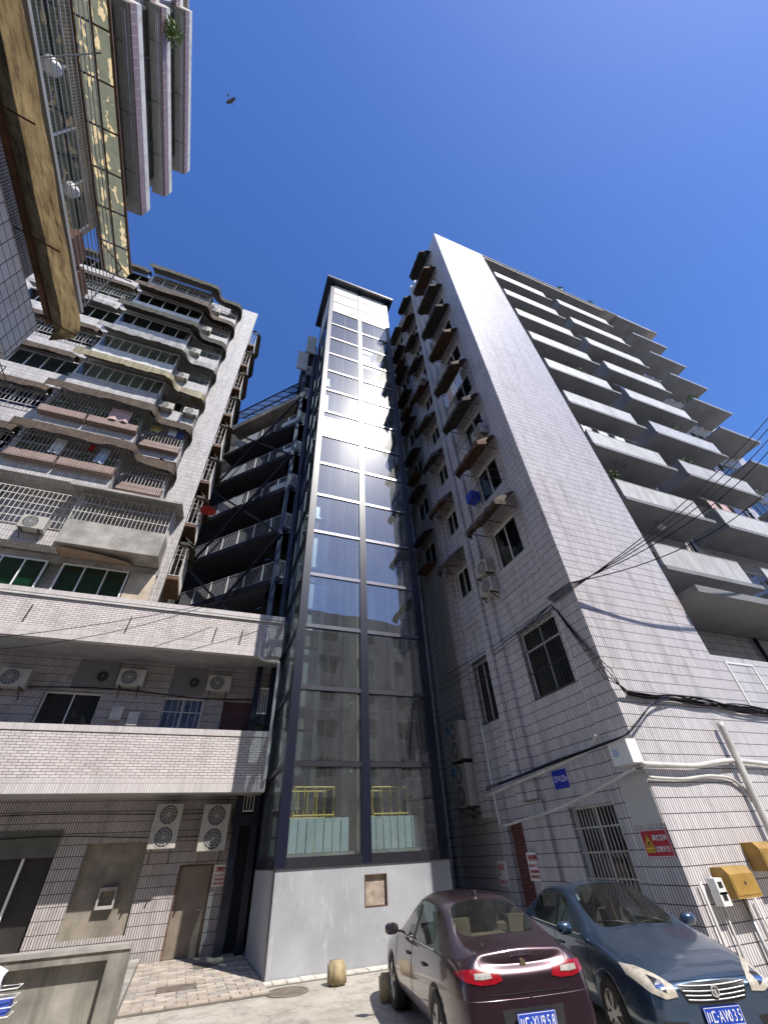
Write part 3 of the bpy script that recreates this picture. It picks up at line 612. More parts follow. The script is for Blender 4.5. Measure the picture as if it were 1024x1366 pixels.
# ---- stroke writing: chinese-like notices are built as thin raised strokes of the same characters
STROKES = {  # each on a 0..10 grid
 '高': [(5, 10, 5, 9), (1, 9, 9, 9), (3, 8, 7, 8), (3, 8, 3, 6.5), (7, 8, 7, 6.5), (3, 6.5, 7, 6.5), (1, 5.4, 9, 5.4), (1, 5.4, 1, 0), (9, 5.4, 9, 0), (3, 4, 7, 4), (3, 4, 3, 1.8), (7, 4, 7, 1.8), (3, 1.8, 7, 1.8)],
 '空': [(5, 10, 5, 8.8), (1, 8.6, 9, 8.6), (1, 8.6, 1, 7), (9, 8.6, 9, 7), (4, 7.8, 2, 5.6), (6, 7.8, 8.2, 5.8), (2.5, 4.6, 7.5, 4.6), (5, 4.6, 5, 0.6), (1, 0.6, 9, 0.6)],
 '坠': [(2, 10, 2, 5.5), (2, 10, 4, 9), (4, 9, 2.4, 7.5), (6, 10, 5, 8), (5, 7.6, 9.4, 7.6), (7.6, 9.6, 5.4, 5), (7, 7, 9.4, 5), (5, 4.6, 5, 0.4), (2.4, 3, 7.6, 3), (1, 0.4, 9, 0.4)],
 '物': [(2, 10, 1, 7), (0.6, 7.6, 4, 7.6), (2.6, 10, 2.6, 0), (0.6, 4, 4, 5), (6, 10, 4.6, 6.4), (5.4, 8, 9.4, 8), (9.4, 8, 8.6, 0.6), (8.6, 0.6, 7.6, 1.2), (6.8, 8, 4.6, 3), (8.2, 8, 5.6, 1.4)],
 '注': [(1, 9.6, 2.4, 8.4), (0.6, 6.4, 2, 5.4), (0.8, 0.4, 2.4, 3.6), (6, 10, 7, 8.8), (3.6, 7.8, 9.4, 7.8), (4, 4.4, 9, 4.4), (6.5, 7.8, 6.5, 0.6), (3.4, 0.6, 9.6, 0.6)],
 '意': [(5, 10, 5, 9.2), (1.6, 9, 8.4, 9), (3.4, 8.6, 4, 7.6), (6.6, 8.6, 6, 7.6), (0.8, 7.4, 9.2, 7.4), (2.6, 6.4, 7.4, 6.4), (2.6, 6.4, 2.6, 3.6), (7.4, 6.4, 7.4, 3.6), (2.6, 5, 7.4, 5), (2.6, 3.6, 7.4, 3.6), (1.6, 2.6, 0.8, 0.6), (3.4, 2.8, 3.8, 0.4), (3.8, 0.4, 7, 0.4), (5.2, 2.6, 5.8, 1.6), (8, 2.6, 9.2, 0.8)],
 '安': [(5, 10, 5, 8.8), (1, 8.4, 9, 8.4), (1, 8.4, 1, 6.8), (9, 8.4, 9, 6.8), (4.6, 7.4, 3, 3.4), (3, 3.4, 8.6, 0.4), (7, 5.4, 1.4, 0.4), (0.8, 5.4, 9.2, 5.4)],
 '全': [(5, 10, 0.8, 5.8), (5, 10, 9.2, 5.8), (2.6, 5.6, 7.4, 5.6), (2.8, 3.2, 7.2, 3.2), (5, 5.6, 5, 0.4), (1, 0.4, 9, 0.4)],
 '号': [(2.6, 9.6, 7.4, 9.6), (2.6, 9.6, 2.6, 6.8), (7.4, 9.6, 7.4, 6.8), (2.6, 6.8, 7.4, 6.8), (0.8, 5.4, 9.2, 5.4), (3.4, 5.4, 3, 3.6), (3, 3.6, 7.8, 3.6), (7.8, 3.6, 7, 0.4), (7, 0.4, 5.4, 0.8)],
 '栋': [(0.6, 7.6, 4, 7.6), (2.2, 10, 2.2, 0), (2.2, 7, 0.6, 3.6), (2.4, 6.2, 3.8, 4.8), (4.6, 8.4, 9.6, 8.4), (6.6, 10, 5.4, 5.6), (5.4, 5.6, 9, 5.6), (7.2, 7, 7.2, 0.4), (5.8, 3.8, 4.8, 1.6), (8.4, 3.8, 9.6, 1.8)],
 '川': [(2, 9.4, 1.4, 0.4), (5, 8.6, 5, 1.6), (8.2, 9.6, 8.2, 0)],
 '当': [(5, 10, 5, 7.4), (2, 9, 3, 7.6), (8, 9, 7, 7.6), (1.6, 6.6, 8.4, 6.6), (8.4, 6.6, 8.4, 0.6), (1.6, 3.6, 8.4, 3.6), (1.4, 0.6, 8.4, 0.6)],
 '心': [(1.6, 5.6, 0.8, 2), (3.4, 7, 3.6, 0.8), (3.6, 0.8, 7, 0.8), (7, 0.8, 7.2, 2.4), (5, 8.4, 6, 6), (8, 7, 9.2, 4)],
}
def stroke_text(W, text, u, z, h, n, sw=None, adv=1.08):
    """raised strokes on a wall frame, lower left corner at (u, z)"""
    mb = MB(); sw = sw or h*0.085
    for i, ch in enumerate(text):
        for (a, b, c, d) in STROKES.get(ch, []):
            p = W.P(u+h*(i*adv+a/10), n, z+h*b/10); q = W.P(u+h*(i*adv+c/10), n, z+h*d/10)
            if (q-p).length > 1e-4: mb.bar(p, q, sw, 0.003, up=W.n)
    return mb
def latin(W, text, u, z, h, n, m, parent, name='lettering', sx=1.0, font=None):
    cu = bpy.data.curves.new(name, 'FONT'); cu.body = text; cu.size = h*1.38; cu.extrude = 0.0015; cu.resolution_u = 3
    tmp = bpy.data.objects.new(name, cu); C.objects.link(tmp)
    dg = bpy.context.evaluated_depsgraph_get(); me = bpy.data.meshes.new_from_object(tmp.evaluated_get(dg))
    bpy.data.objects.remove(tmp); bpy.data.curves.remove(cu)
    o = ORG.get(parent.name, Vector((0, 0, 0)))
    for v in me.vertices: v.co = W.P(u+v.co.x*sx, n+v.co.z, z+v.co.y)-o
    me.materials.clear(); me.materials.append(m)
    ob = bpy.data.objects.new(name, me); C.objects.link(ob); ob.parent = parent; return ob
RED_INK = mat('red_ink', (0.45, 0.03, 0.04), 0.6, var=0.1); PAPER = mat('notice_paper', (0.74, 0.70, 0.68), 0.8, var=0.06, dirt=(0.5, 0.45, 0.4), dirt_amt=0.3)
def notice(W, u0, u1, z0, z1, n, label, lines):
    t = thing('notice', label, 'notice', W.P((u0+u1)/2, n, z0))
    b = MB(); W.box(b, u0, u1, n, n+0.006, z0, z1); b.build('sheet', PAPER, t)
    ink = MB(); rnd = random.Random(u0*7+z0)
    keys = list(STROKES)
    for (fz, fh, cnt) in lines:
        hh = (z1-z0)*fh; s = stroke_text(W, [rnd.choice(keys[:10]) for _ in range(cnt)], u0+(u1-u0)*0.08, z0+(z1-z0)*fz, hh, n+0.0075, hh*0.12, min(1.1, (u1-u0)*0.86/(cnt*hh)))
        ink.v, ink.f = ink.add(s.v, s.f).v, ink.f
    ink.build('printing', RED_INK, t)['kind'] = 'stuff'; return t
notice(PW, 1.02, 1.50, 1.48, 1.98, 0.004, 'white notice sheet printed in red between the steel door and the lift base', [(0.68, 0.22, 8), (0.45, 0.12, 5), (0.26, 0.12, 10), (0.08, 0.12, 10)])

# ================================================================== low concrete wall at the lower left
lw = thing('concrete_wall', 'low stained concrete wall with a deep framed recess before the podium', 'wall', (-3, 11.3, 0))
LWW = Wall((0, 11.2), (1, 0), (0, -1))
b_ = MB(); LWW.skin(b_, -7.0, -0.50, 0, 0.93, [(-6.6, -0.82, -0.02, 0.82)], 0.18); b_.build('frame', CONC_D, lw)
b_ = MB(); LWW.skin(b_, -6.6, -0.82, 0, 0.82, n=-0.17); b_.build('recess_panel', CONC_D, lw)
b_ = MB(); LWW.box(b_, -7.0, -0.50, -0.32, 0.03, 0.931, 0.99); b_.build('coping', CONC, lw)
b_ = MB(); b_.box(-0.5, -0.503, 11.2, 11.52, 0, 0.93) if False else LWW.box(b_, -0.62, -0.499, -0.32, -0.001, 0, 0.93); b_.build('end_pier', CONC_D, lw)
b_ = MB(); b_.box(-0.72, -0.5, 11.55, 17.3, 0.004, 0.16); b_.build('side_kerb', CONC, lw)

# ================================================================== the old residential block on the left
left = thing('residential_block', 'old tiled residential block with caged balconies and worn awnings above the podium', 'building', (-9, 18, 9.5))
LW_ = Wall((0, 17.5), (1, 0), (0, -1)); LT = 36.0
b_ = MB(); LW_.skin(b_, -22, -3.25, 9.3, LT+0.5); b_.build('front_wall', TILE_LEFT, left)
LS = Wall((-3.25, 0), (0, 1), (1, 0))
b_ = MB(); LS.skin(b_, 17.5, 25, 9.3, LT+0.5); b_.build('side_wall', CONC_D, left)
MB().box(-22, -3.25, 17.5, 25, LT+0.5, LT+0.7).build('roof_slab', WHITE, left)
MB().box(-3.28, -3.08, 17.36, 17.62, 9.4, LT+0.65).build('corner_drain_pipe', WHITE, left)
MB().box(-4.2, -3.0, 17.30, 17.499, 9.4, LT+0.9).build('corner_strip', TILE_LEFT, left)
fl = [11.8+3.03*k for k in range(8)]
def awn_path(x0, x1, x2, yo, yi, r=0.35, n=5):
    """plan of an awning edge: along the main bay, round its corner, along the narrow bay, back to the wall"""
    pts = [(x0, yo)]
    def arc(cx, cyy, a0, a1):
        for i in range(n+1):
            a = R(a0+(a1-a0)*i/n); pts.append((cx+r*math.cos(a), cyy+r*math.sin(a)))
    arc(x1-r, yo+r, -90, 0); arc(x1+r, yi-r, 180, 90); arc(x2-r, yi+r, -90, 0); pts.append((x2, 17.49))
    return pts
def awning(parent, pts, z, drop, m, inset=0.62, lip=0.10, name='awning', seams=True):
    dense = []
    for a, b in zip(pts, pts[1:]):
        n_ = max(1, int(math.hypot(b[0]-a[0], b[1]-a[1])/0.22))
        dense += [(a[0]+(b[0]-a[0])*i/n_, a[1]+(b[1]-a[1])*i/n_) for i in range(n_)]
    pts = dense+[pts[-1]]
    rows = []
    cx = sum(p[0] for p in pts)/len(pts)
    outer = [Vector((p[0], p[1], z)) for p in pts]
    inner = []
    for i, p in enumerate(outer):
        a = outer[max(i-1, 0)]; c = outer[min(i+1, len(pts)-1)]; d = (c-a).normalized(); nrm = Vector((-d.y, d.x, 0))
        q = p+nrm*inset; inner.append(Vector((q.x, min(q.y, 17.48), z+drop)))
    mb = MB()
    lipv = [p-Vector((0, 0, lip*(1+0.06*math.sin(p.x*2.1+z)+random.uniform(-0.10, 0.10)))) for p in outer]
    mb.grid([lipv, outer, inner]); mb.grid([[p-Vector((0, 0, 0.03)) for p in inner], [p+Vector((0, 0.012, -0.03)) for p in outer], [p+Vector((0, 0.012, 0)) for p in lipv]])
    ao = mb.build(name, m, parent)
    if seams:
        sm = MB()
        for i in range(0, len(outer)-1, 3):
            for j in range(1):
                o = outer[i]; q = inner[i]
                sm.bar(o+Vector((0, 0, 0.005)), q+Vector((0, 0, 0.005)), 0.025, 0.02); sm.bar(o-Vector((0, 0.006, lip)), o-Vector((0, 0.006, 0)), 0.025, 0.012)
        sm.build('seams', IRON if m in (AWN_W, AWN_Y) else m, ao)['kind'] = 'stuff'
    return ao
def cage(W, parent, u0, u1, n0, n1, z0, z1, step=0.16, m=None, hor=3, sides=True, name='window_cage'):
    g = MB(); k = u0
    while k <= u1+0.01:
        W.box(g, k-0.010, k+0.010, n1-0.010, n1+0.010, z0, z1); k += step
    for i in range(hor+1):
        z = z0+(z1-z0)*i/hor; W.box(g, u0, u1, n1-0.028, n1-0.0105, z-0.015, z+0.015)
    if sides:
        for uu in (u0, u1):
            k = n0+step
            while k < n1: W.box(g, uu-0.010, uu+0.010, k-0.010, k+0.010, z0, z1); k += step
            for z in (z0, z1): W.box(g, uu-0.014, uu+0.014, n0, n1, z-0.015, z+0.015)
    k = u0
    while k <= u1+0.01: W.box(g, k-0.008, k+0.008, n0, n1, z1-0.008, z1+0.008); k += step*2
    return g.build(name, m or BARS, parent)
def leafy(c, r, n, m=LEAF, seed=0, flat=0.7):
    """clump of leaf-sized faces"""
    rnd = random.Random(seed); mb = MB(); c = Vector(c)
    for _ in range(n):
        d = Vector((rnd.gauss(0, 1), rnd.gauss(0, 1), rnd.gauss(0, flat))).normalized()*r*rnd.random()**0.5
        a = Vector((rnd.uniform(-1, 1), rnd.uniform(-1, 1), rnd.uniform(-0.5, 1))).normalized(); b = a.cross(Vector((rnd.uniform(-1, 1), rnd.uniform(-1, 1), rnd.uniform(-1, 1)))).normalized()
        s = r*rnd.uniform(0.12, 0.26); p = c+d
        mb.add([p-a*s, p+b*s*0.42, p+a*s, p-b*s*0.42], [(0, 1, 2, 3)])
    return mb
def cloth(W, u, n, z, w, h, m, name='hanging_cloth', label=None, seed=1):
    rnd = random.Random(seed); rows = []
    for i in range(7):
        r_ = []
        for j in range(7):
            a = u+w*(j/6-0.5)*(1-0.10*i/6*rnd.random()); r_.append(W.P(a, n+0.04*math.sin(j*1.9+i*0.35+seed)*(0.3+i/6), z-h*i/6+0.02*math.sin(j*1.3+seed)))
        rows.append(r_)
    return MB().grid(rows)
awn_m = [None, AWN_B, AWN_B, AWN_Y, AWN_W, AWN_M, AWN_B, AWN_M]
MX0, MX1, NX1 = -10.4, -6.25, -4.25        # main bay, then the narrow bay up to the corner strip
for k, z in enumerate(fl):
    # bay further along the front: parapet with a strip of windows
    pb = MB(); LW_.box(pb, -15.5, MX0-0.12, 0, 0.95, z, z+1.15); pb.build('parapet', TILE_LEFT, left)
    window(LW_, left, -15.5, MX0-0.14, z+1.16, z+2.5, n=0.9, panes=7, gl=GLASS_G if k in (5, 6, 7) else GLASS_D, back=CURT if k in (3, 4, 6) else CURT_B if k == 2 else ROOM, fw=0.06, gap=0.35)
    if k in (1, 2, 4, 6): cage(LW_, left, -15.4, MX0-0.2, 0.9, 1.15, z+1.16, z+2.5, 0.17, BARS, 3)
    aw = [(-15.6, 15.95), (MX0-0.45, 15.95), (MX0-0.2, 16.05), (MX0-0.12, 16.3)]
    awning(left, aw, z+2.45, 0.50, [AWN_B, AWN_B, AWN_B, AWN_B, AWN_B, AWN_W, AWN_B, AWN_M][k], 0.8, 0.40)
    if k == 0:      # rendered box balcony with a cage over it
        LW_.box(pb := MB(), -7.0, -3.35, 0, 1.30, z, z+1.15); pb.build('rendered_balcony', CONC, left)
        cage(LW_, left, -7.0, -3.4, 0.0, 1.27, z+1.16, z+2.55, 0.15, BARS, 3)
        sh = MB(); rows = []
        for i in range(41):
            u = -7.4+4.3*i/40; rows.append([LW_.P(u, 0.0, z+3.0+0.02*math.sin(i*1.9)), LW_.P(u, 1.75, z+2.66+0.02*math.sin(i*1.9))])
        sh.grid(rows); so_ = sh.build('corrugated_awning', mat('grey_corrugated_sheet', (0.30, 0.29, 0.27), 0.6, var=0.15, scale=3, streak=0.5), left)
        fr = MB(); LW_.box(fr, -7.4, -3.1, 1.70, 1.78, z+2.54, z+2.65); fr.build('edge_beam', CONC, so_)
        LW_.box(pb := MB(), -13, -7.02, 0, 0.9, z, z+0.75); pb.build('parapet', TILE_LEFT, left)
        cage(LW_, left, -13, -7.05, 0.0, 0.95, z+0.76, z+2.55, 0.17, BARS, 5)
        window(LW_, left, -6.6, -3.8, z+1.1, z+2.4, n=0.02, panes=4, gl=GLASS_D)
        continue
    LW_.box(pb := MB(), MX0, MX1, 0, 1.25, z, z+0.95 if k < 3 else z+1.2); pb.build('parapet', WHITE if k in (4, 6) else TILE_LEFT, left)
    LW_.box(pb := MB(), MX1+0.001, NX1, 0, 0.62, z, z+0.9); pb.build('parapet', TILE_LEFT, left)
    if k in (1, 2):         # planters, bars and washing
        for u0, u1 in ((MX0+0.02, -8.5), (-8.4, MX1-0.02)):
            LW_.box(pb := MB(), u0, u1, 1.26, 1.55, z+0.62, z+1.05); pl = pb.build('planter_box', TILE_RIB, left)
        LW_.box(pb := MB(), MX1+0.1, NX1-0.05, 0.63, 0.90, z+0.45, z+0.88); pb.build('planter_box', TILE_RIB, left)
        cage(LW_, left, MX0, MX1, 0.0, 1.5, z+1.06, z+2.6, 0.15, BARS, 3)
        cage(LW_, left, MX1+0.1, NX1-0.05, 0.0, 0.88, z+0.9, z+2.45, 0.15, BARS, 3)
        window(LW_, left, MX0+0.1, MX1-0.1, z+1.0, z+2.5, n=0.02, panes=6, gl=GLASS_D)
    else:                   # glazed-in balcony
        window(LW_, left, MX0+0.02, MX1-0.02, z+1.21, z+2.45, n=1.2, panes=8 if k in (4, 3) else 5, gl=GLASS if k in (3, 4, 5) else GLASS_D, back=CURT if k in (3, 4) else ROOM, fw=0.06, gap=0.4)
        sw = Wall((MX1, 0), (0, 1), (1, 0)); window(sw, left, 16.32, 17.45, z+1.0, z+2.45, n=-0.01, panes=2, gl=GLASS_D, gap=0.3)
        LW_.box(pb := MB(), MX0+0.05, MX1-0.05, 0.0, 1.19, z+2.46, z+2.58); pb.build('balcony_ceiling', SLAB, left)
        if k in (5, 7): cage(LW_, left, MX1+0.1, NX1-0.05, 0.0, 0.62, z+0.92, z+2.4, 0.14, PAINT if k == 5 else BARS, 2)
        if k in (4, 6): cage(LW_, left, MX1+0.1, NX1-0.05, 0.0, 0.62, z+0.92, z+2.4, 0.14, BARS, 3)
        if k == 7: cage(LW_, left, MX0+0.02, MX1-0.02, 1.2, 1.34, z+1.2, z+2.45, 0.16, BARS, 2)
    if k not in (1, 2): window(LW_, left, MX1+0.55, NX1-0.1, z+0.95, z+2.35, n=0.1, panes=3 if k % 2 else 2, gl=GLASS_D, gap=0.3)
    path = awn_path(MX0-0.1, MX1+0.52, NX1+0.2, 15.42, 16.22, 0.4)
    awning(left, path, z+2.36, 0.62, awn_m[k], 0.95, 0.50)
# ground storey of this block over the podium roof: green curtained windows and a torn sheet
window(LW_, left, -9.4, -7.2, 9.75, 11.45, n=0.35, panes=3, gl=GLASS_G, back=CURT_G, fw=0.06)
window(LW_, left, -6.7, -4.35, 9.75, 11.45, n=0.35, panes=3, gl=GLASS_G, back=CURT_G, fw=0.06)
window(LW_, left, -12.4, -9.7, 9.75, 11.45, n=0.35, panes=3, gl=GLASS_G, back=CURT_G, fw=0.06)
LW_.box(pb := MB(), -12.5, -3.4, 0.0, 0.30, 9.4, 9.74); pb.build('sill_wall', TILE_LEFT, left)
LW_.box(pb := MB(), -12.5, -3.3, 0.0, 0.32, 11.46, 11.75); pb.build('lintel', CONC, left)
LW_.box(pb := MB(), -4.3, -3.35, 0.0, 0.36, 9.75, 11.45); pb.build('board_panel', mat('peeling_plywood', (0.50, 0.42, 0.33), 0.8, var=0.2, scale=2, dirt=(0.25, 0.17, 0.1), dirt_amt=0.5), left)
rows = [[LW_.P(-6.9+2.6*i/10, 0.35+0.9*j/4, 11.72-0.10*j/4-0.28*(i/10)**2*(j/4)) for j in range(5)] for i in range(11)]
MB().grid(rows).build('torn_sheet_awning', mat('brown_sheet', (0.28, 0.20, 0.14), 0.7, var=0.3, scale=3), left)
# washing, plants and units on the balconies
CL = [mat('cloth_%s' % n, c, 0.9, var=0.2, scale=7) for n, c in (('white', (0.7, 0.7, 0.68)), ('pale_blue', (0.42, 0.50, 0.62)), ('red', (0.5, 0.05, 0.05)), ('pink_check', (0.55, 0.38, 0.36)), ('navy', (0.06, 0.09, 0.25)), ('yellow', (0.62, 0.5, 0.2)))]
for (u, n_, z, w, h, c, lab) in [(-8.7, 1.56, 16.9, 0.45, 0.9, 0, 'white shirt hanging in the barred balcony above the corrugated awning'), (-7.5, 1.56, 17.0, 0.22, 0.45, 2, 'small red cloth hanging in the barred balcony'), (-6.95, 1.56, 16.9, 0.42, 0.95, 1, 'pale blue patterned dress hanging near the end of the barred balcony'),
                                (-7.2, 1.6, 19.75, 0.95, 0.85, 3, 'pink checked cloth spread outside the bars over the planters'), (-4.9, 0.93, 19.9, 0.4, 0.5, 0, 'white shirt on the narrow barred balcony beside the tiled corner'), (-4.5, 0.93, 19.9, 0.35, 0.55, 4, 'navy trousers on the narrow barred balcony beside the tiled corner'), (-5.7, 0.93, 19.9, 0.5, 0.5, 5, 'yellow cloth on the narrow barred balcony beside the planters')]:
    q = cloth(LW_, u, n_, z, w, h, CL[c], seed=int(abs(u)*10)); one(q, 'hanging_cloth', CL[c], lab, 'laundry', LW_.P(u, n_, z), smooth=True)
for i, (u, n_, z, r_) in enumerate([(-10.0, 1.42, 19.05, 0.28), (-9.3, 1.42, 19.1, 0.34), (-8.0, 1.42, 19.05, 0.25), (-6.45, 1.35, 19.2, 0.42), (-9.8, 1.42, 16.0, 0.3), (-8.9, 1.42, 16.0, 0.26), (-7.6, 1.42, 16.0, 0.28), (-6.6, 1.42, 16.0, 0.25), (-5.4, 0.78, 18.95, 0.28)]):
    t = thing('potted_plant', ['trailing green plant in the ribbed planter of the higher barred balcony', 'small green plant in the ribbed planter of the lower barred balcony', 'leafy plant in the narrow ribbed planter by the tiled corner'][0 if i < 4 else 1 if i < 8 else 2], 'plant', LW_.P(u, n_, z), 'plants in the ribbed planters %s' % ('above' if i < 4 else 'below' if i < 8 else 'beside'))
    leafy(LW_.P(u, n_, z+0.15), r_, 90, LEAF, i).build('foliage', LEAF, t)
    MB().tube([LW_.P(u, n_, z-0.15), LW_.P(u+0.02, n_, z+0.2)], 0.02, 6).build('stem', RUST, t)
    if i in (1, 4): leafy(LW_.P(u+0.1, n_, z+0.25), r_*0.7, 30, FLOWER, i+50).build('blossom', FLOWER, t)
for i, (u, z, lab) in enumerate([(-6.2, 21.5, 'white air conditioner beside the white tiled parapet under the yellowed awning'), (-6.2, 24.6, 'white air conditioner beside the yellow panel awning of the residential block'), (-6.2, 27.6, 'white air conditioner on the narrow bay under the white barred cage'), (-6.2, 30.7, 'white air conditioner below the small window near the block roof'), (-6.2, 33.7, 'white air conditioner under the topmost awning of the residential block')]):
    aircon(LW_, u+0.02, 0.64, z, lab, 0.75, 0.52, 0.3)
aircon(LW_, -4.9, 0.64, 21.5, 'white air conditioner hung below the small window by the tiled corner strip', 0.75, 0.52, 0.3)
aircon(LW_, -8.4, 1.0, 12.2, 'white air conditioner behind the long pale cage over the rendered balcony', 0.85, 0.6, 0.32)
aircon(LW_, -10.9, 1.0, 12.2, 'white air conditioner at the far end of the long pale cage', 0.85, 0.6, 0.32)
# side wall clutter
for k in range(8):
    z = 11.6+3.03*k
    a = [(-3.0+0.001, 18.0), (-2.55, 18.0), (-2.35, 18.25), (-2.35, 20.0), (-2.55, 20.3), (-3.24, 20.3)]
    mb = MB(); mb.grid([[Vector((x, y, z+2.3)) for x, y in a], [Vector((x-0.35 if x > -2.9 else x, y, z+2.6)) for x, y in a], [Vector((x, y, z+2.15)) for x, y in a]])
    mb.build('side_awning', AWN_B if k % 2 else AWN_M, left)
    cage(LS, left, 18.1, 20.1, 0.0, 0.6, z+0.5, z+2.1, 0.2, BARS, 2)
    LS.box(pb := MB(), 18.1, 20.1, 0.0, 0.62, z+0.3, z+0.48); pb.build('cage_floor', RUST, left)
    window(LS, left, 18.3, 19.9, z+0.6, z+2.1, n=0.02, panes=2)
um = MB(); c0 = Vector((-2.3, 18.2, 16.2))
for i in range(8):
    a0, a1 = math.pi*2*i/8, math.pi*2*(i+1)/8; um.add([c0+Vector((0, 0, 0.22)), c0+Vector((0.42*math.cos(a0), 0.42*math.sin(a0), 0)), c0+Vector((0.42*math.cos(a1), 0.42*math.sin(a1), 0))], [(0, 1, 2)])
ut = thing('umbrella', 'small red umbrella wedged outside the side cages of the residential block', 'umbrella', c0); um.build('canopy', CL[2], ut); MB().tube([c0+Vector((0, 0, -0.45)), c0+Vector((0, 0, 0.22))], 0.012, 6).build('shaft', IRON, ut)
MB().box(-7.5, -4.0, 17.8, 18.2, LT+0.7, LT+0.9).build('roof_kerb', CONC, left)
for i in range(5): one(leafy((-6.6+i*0.75, 17.75, LT+1.0), 0.3, 60, LEAF, 90+i), 'roof_shrub', LEAF, 'low green weeds along the roof edge of the residential block', 'plant', (-6.6+i*0.75, 17.75, LT+0.9), 'weeds on the block roof')
# ================================================================== the dark core building and its galleries
core = thing('gallery_block', 'dark rear block with navy steel galleries between the two towers', 'building', (0, 22, 0))
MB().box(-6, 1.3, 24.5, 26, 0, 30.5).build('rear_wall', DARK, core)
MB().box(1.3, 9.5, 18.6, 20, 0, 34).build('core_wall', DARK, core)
GA, GB = Vector((1.65, 16.75, 0)), Vector((-2.85, 21.55, 0))
gu = (GB-GA).normalized(); GW = Wall((GA.x, GA.y), (gu.x, gu.y), (-abs(gu.y), -abs(gu.x))); GL = (GB-GA).length
GW.n = Vector((-gu.y, gu.x, 0)); GW.n = GW.n if GW.n.dot(Vector((0, -1, 0))) > 0 else -GW.n
DECK = mat('dark_steel_deck', (0.035, 0.04, 0.055), 0.6, var=0.2, scale=2)
RAIL = mat('grey_balustrade', (0.26, 0.27, 0.29), 0.5, var=0.12, scale=4)
SHEET = mat('pale_rail_sheet', (0.40, 0.42, 0.44), 0.5, var=0.15, scale=2)
zs = [8.9+2.95*k for k in range(6)]
for k, z in enumerate(zs):
    d = MB(); GW.box(d, 0, GL, -1.7, 0.0, z, z+0.18); dk = d.build('gallery_deck', DECK, core)
    d = MB(); GW.box(d, 0, GL, 0.001, 0.03, z-0.05, z+0.22); d.build('edge_beam', STEEL, dk)
    r_ = MB(); u = 0.1
    GW.box(r_, 0.05, GL-0.05, -0.07, -0.03, z+1.15, z+1.19); GW.box(r_, 0.05, GL-0.05, -0.06, -0.04, z+0.28, z+0.31)
    while u < GL-0.05: GW.box(r_, u-0.009, u+0.009, -0.06, -0.042, z+0.31, z+1.15); u += 0.115
    r_.build('balustrade', RAIL, core)
    for i in range(1, 6):
        p = MB(); GW.box(p, GL*i/6-0.025, GL*i/6+0.025, -0.08, -0.028, z+0.181, z+1.22); p.build('rail_post', PAINT, core)
    if k >= 3:
        p = MB(); a = GL*(0.55 if k % 2 else 0.62); GW.box(p, a, a+GL*0.30, -0.028, -0.018, z+0.35, z+1.1); p.build('rail_sheet', SHEET, core)
    if k in (3, 4, 5):
        p = MB(); GW.box(p, 0.3, 1.6, -0.028, -0.018, z+0.35, z+0.75); p.build('rail_sheet', SHEET, core)
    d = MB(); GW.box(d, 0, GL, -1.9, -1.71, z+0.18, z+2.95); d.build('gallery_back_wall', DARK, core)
zt = zs[-1]+2.95
d = MB(); GW.box(d, 0, GL, -1.7, 0.02, zt, zt+0.5); d.build('roof_beam', CONC, core)
for i in range(3):      # diagonal braces before the galleries, crossing storeys in pairs
    z0 = zs[0]-0.4+i*5.9
    MB().bar(GW.P(0.1, 0.10, z0), GW.P(GL-0.2, 0.10, z0+5.9), 0.10).build('diagonal_brace', STEEL, core)
    MB().bar(GW.P(GL-0.2, 0.22, z0), GW.P(0.1, 0.22, z0+5.9), 0.10).build('diagonal_brace', STEEL, core)
# glazed lean-to roof over the top gallery
GROOF = glass('roof_light_glass', (0.80, 0.85, 0.88), 1.6, 0.05, dust_sheen=0.75)
for i in range(8):
    for j in range(2):
        a, b = GL*i/8+0.02, GL*(i+1)/8-0.02; n0, n1 = 0.55-j*1.25, -0.65-j*1.25
        z0 = zt+0.9+j*1.5; z1 = z0+1.47
        MB().add([GW.P(a, n0, z0), GW.P(b, n0, z0), GW.P(b, n1, z1), GW.P(a, n1, z1)], [(0, 1, 2, 3)]).build('roof_pane', GROOF, core)
for i in range(9): MB().bar(GW.P(GL*i/8, 0.58, zt+0.88), GW.P(GL*i/8, -1.95, zt+3.88), 0.05).build('roof_rafter', STEEL, core)
for n_, z in ((0.56, zt+0.87), (-0.68, zt+2.37), (-1.95, zt+3.9)): MB().bar(GW.P(0, n_, z), GW.P(GL, n_, z), 0.07).build('roof_purlin', STEEL, core)
# steel frame tying the shaft to the building, with a short white rail at each landing
for x, y in ((1.45, 17.0), (2.0, 16.95), (7.05, 17.1), (8.3, 17.1)):
    MB().box(x-0.11, x+0.11, y-0.11, y+0.11, 0, 33.8 if x < 3 else 34).build('frame_column', STEEL, core)
for k in range(11):
    z = 3.0+2.95*k
    MB().box(1.3, 8.65, 17.0, 18.6, z, z+0.16).build('landing_deck', DECK, core)
    MB().box(1.3, 8.65, 16.9, 17.0-0.001, z-0.1, z+0.2).build('landing_beam', STEEL, core)
    for x0, x1 in ((1.58, 1.90), (7.2, 8.15)):
        r_ = MB(); u = x0
        while u <= x1+0.01: r_.box(u-0.011, u+0.011, 16.93, 16.952, z+0.3, z+1.15); u += 0.10
        r_.box(x0-0.02, x1+0.02, 16.92, 16.96, z+1.15, z+1.19); r_.box(x0-0.02, x1+0.02, 16.92, 16.96, z+0.26, z+0.30)
        r_.build('landing_rail', PAINT, core)
for z0, z1, yy in ((29.5, 31.9, 16.55), (32.2, 34.8, 16.6)):
    x0 = 0.75 if z0 < 30 else 1.25
    MB().box(x0, x0+0.75, yy, yy+0.12, z0, z1).build('head_screen', SLAB, core)

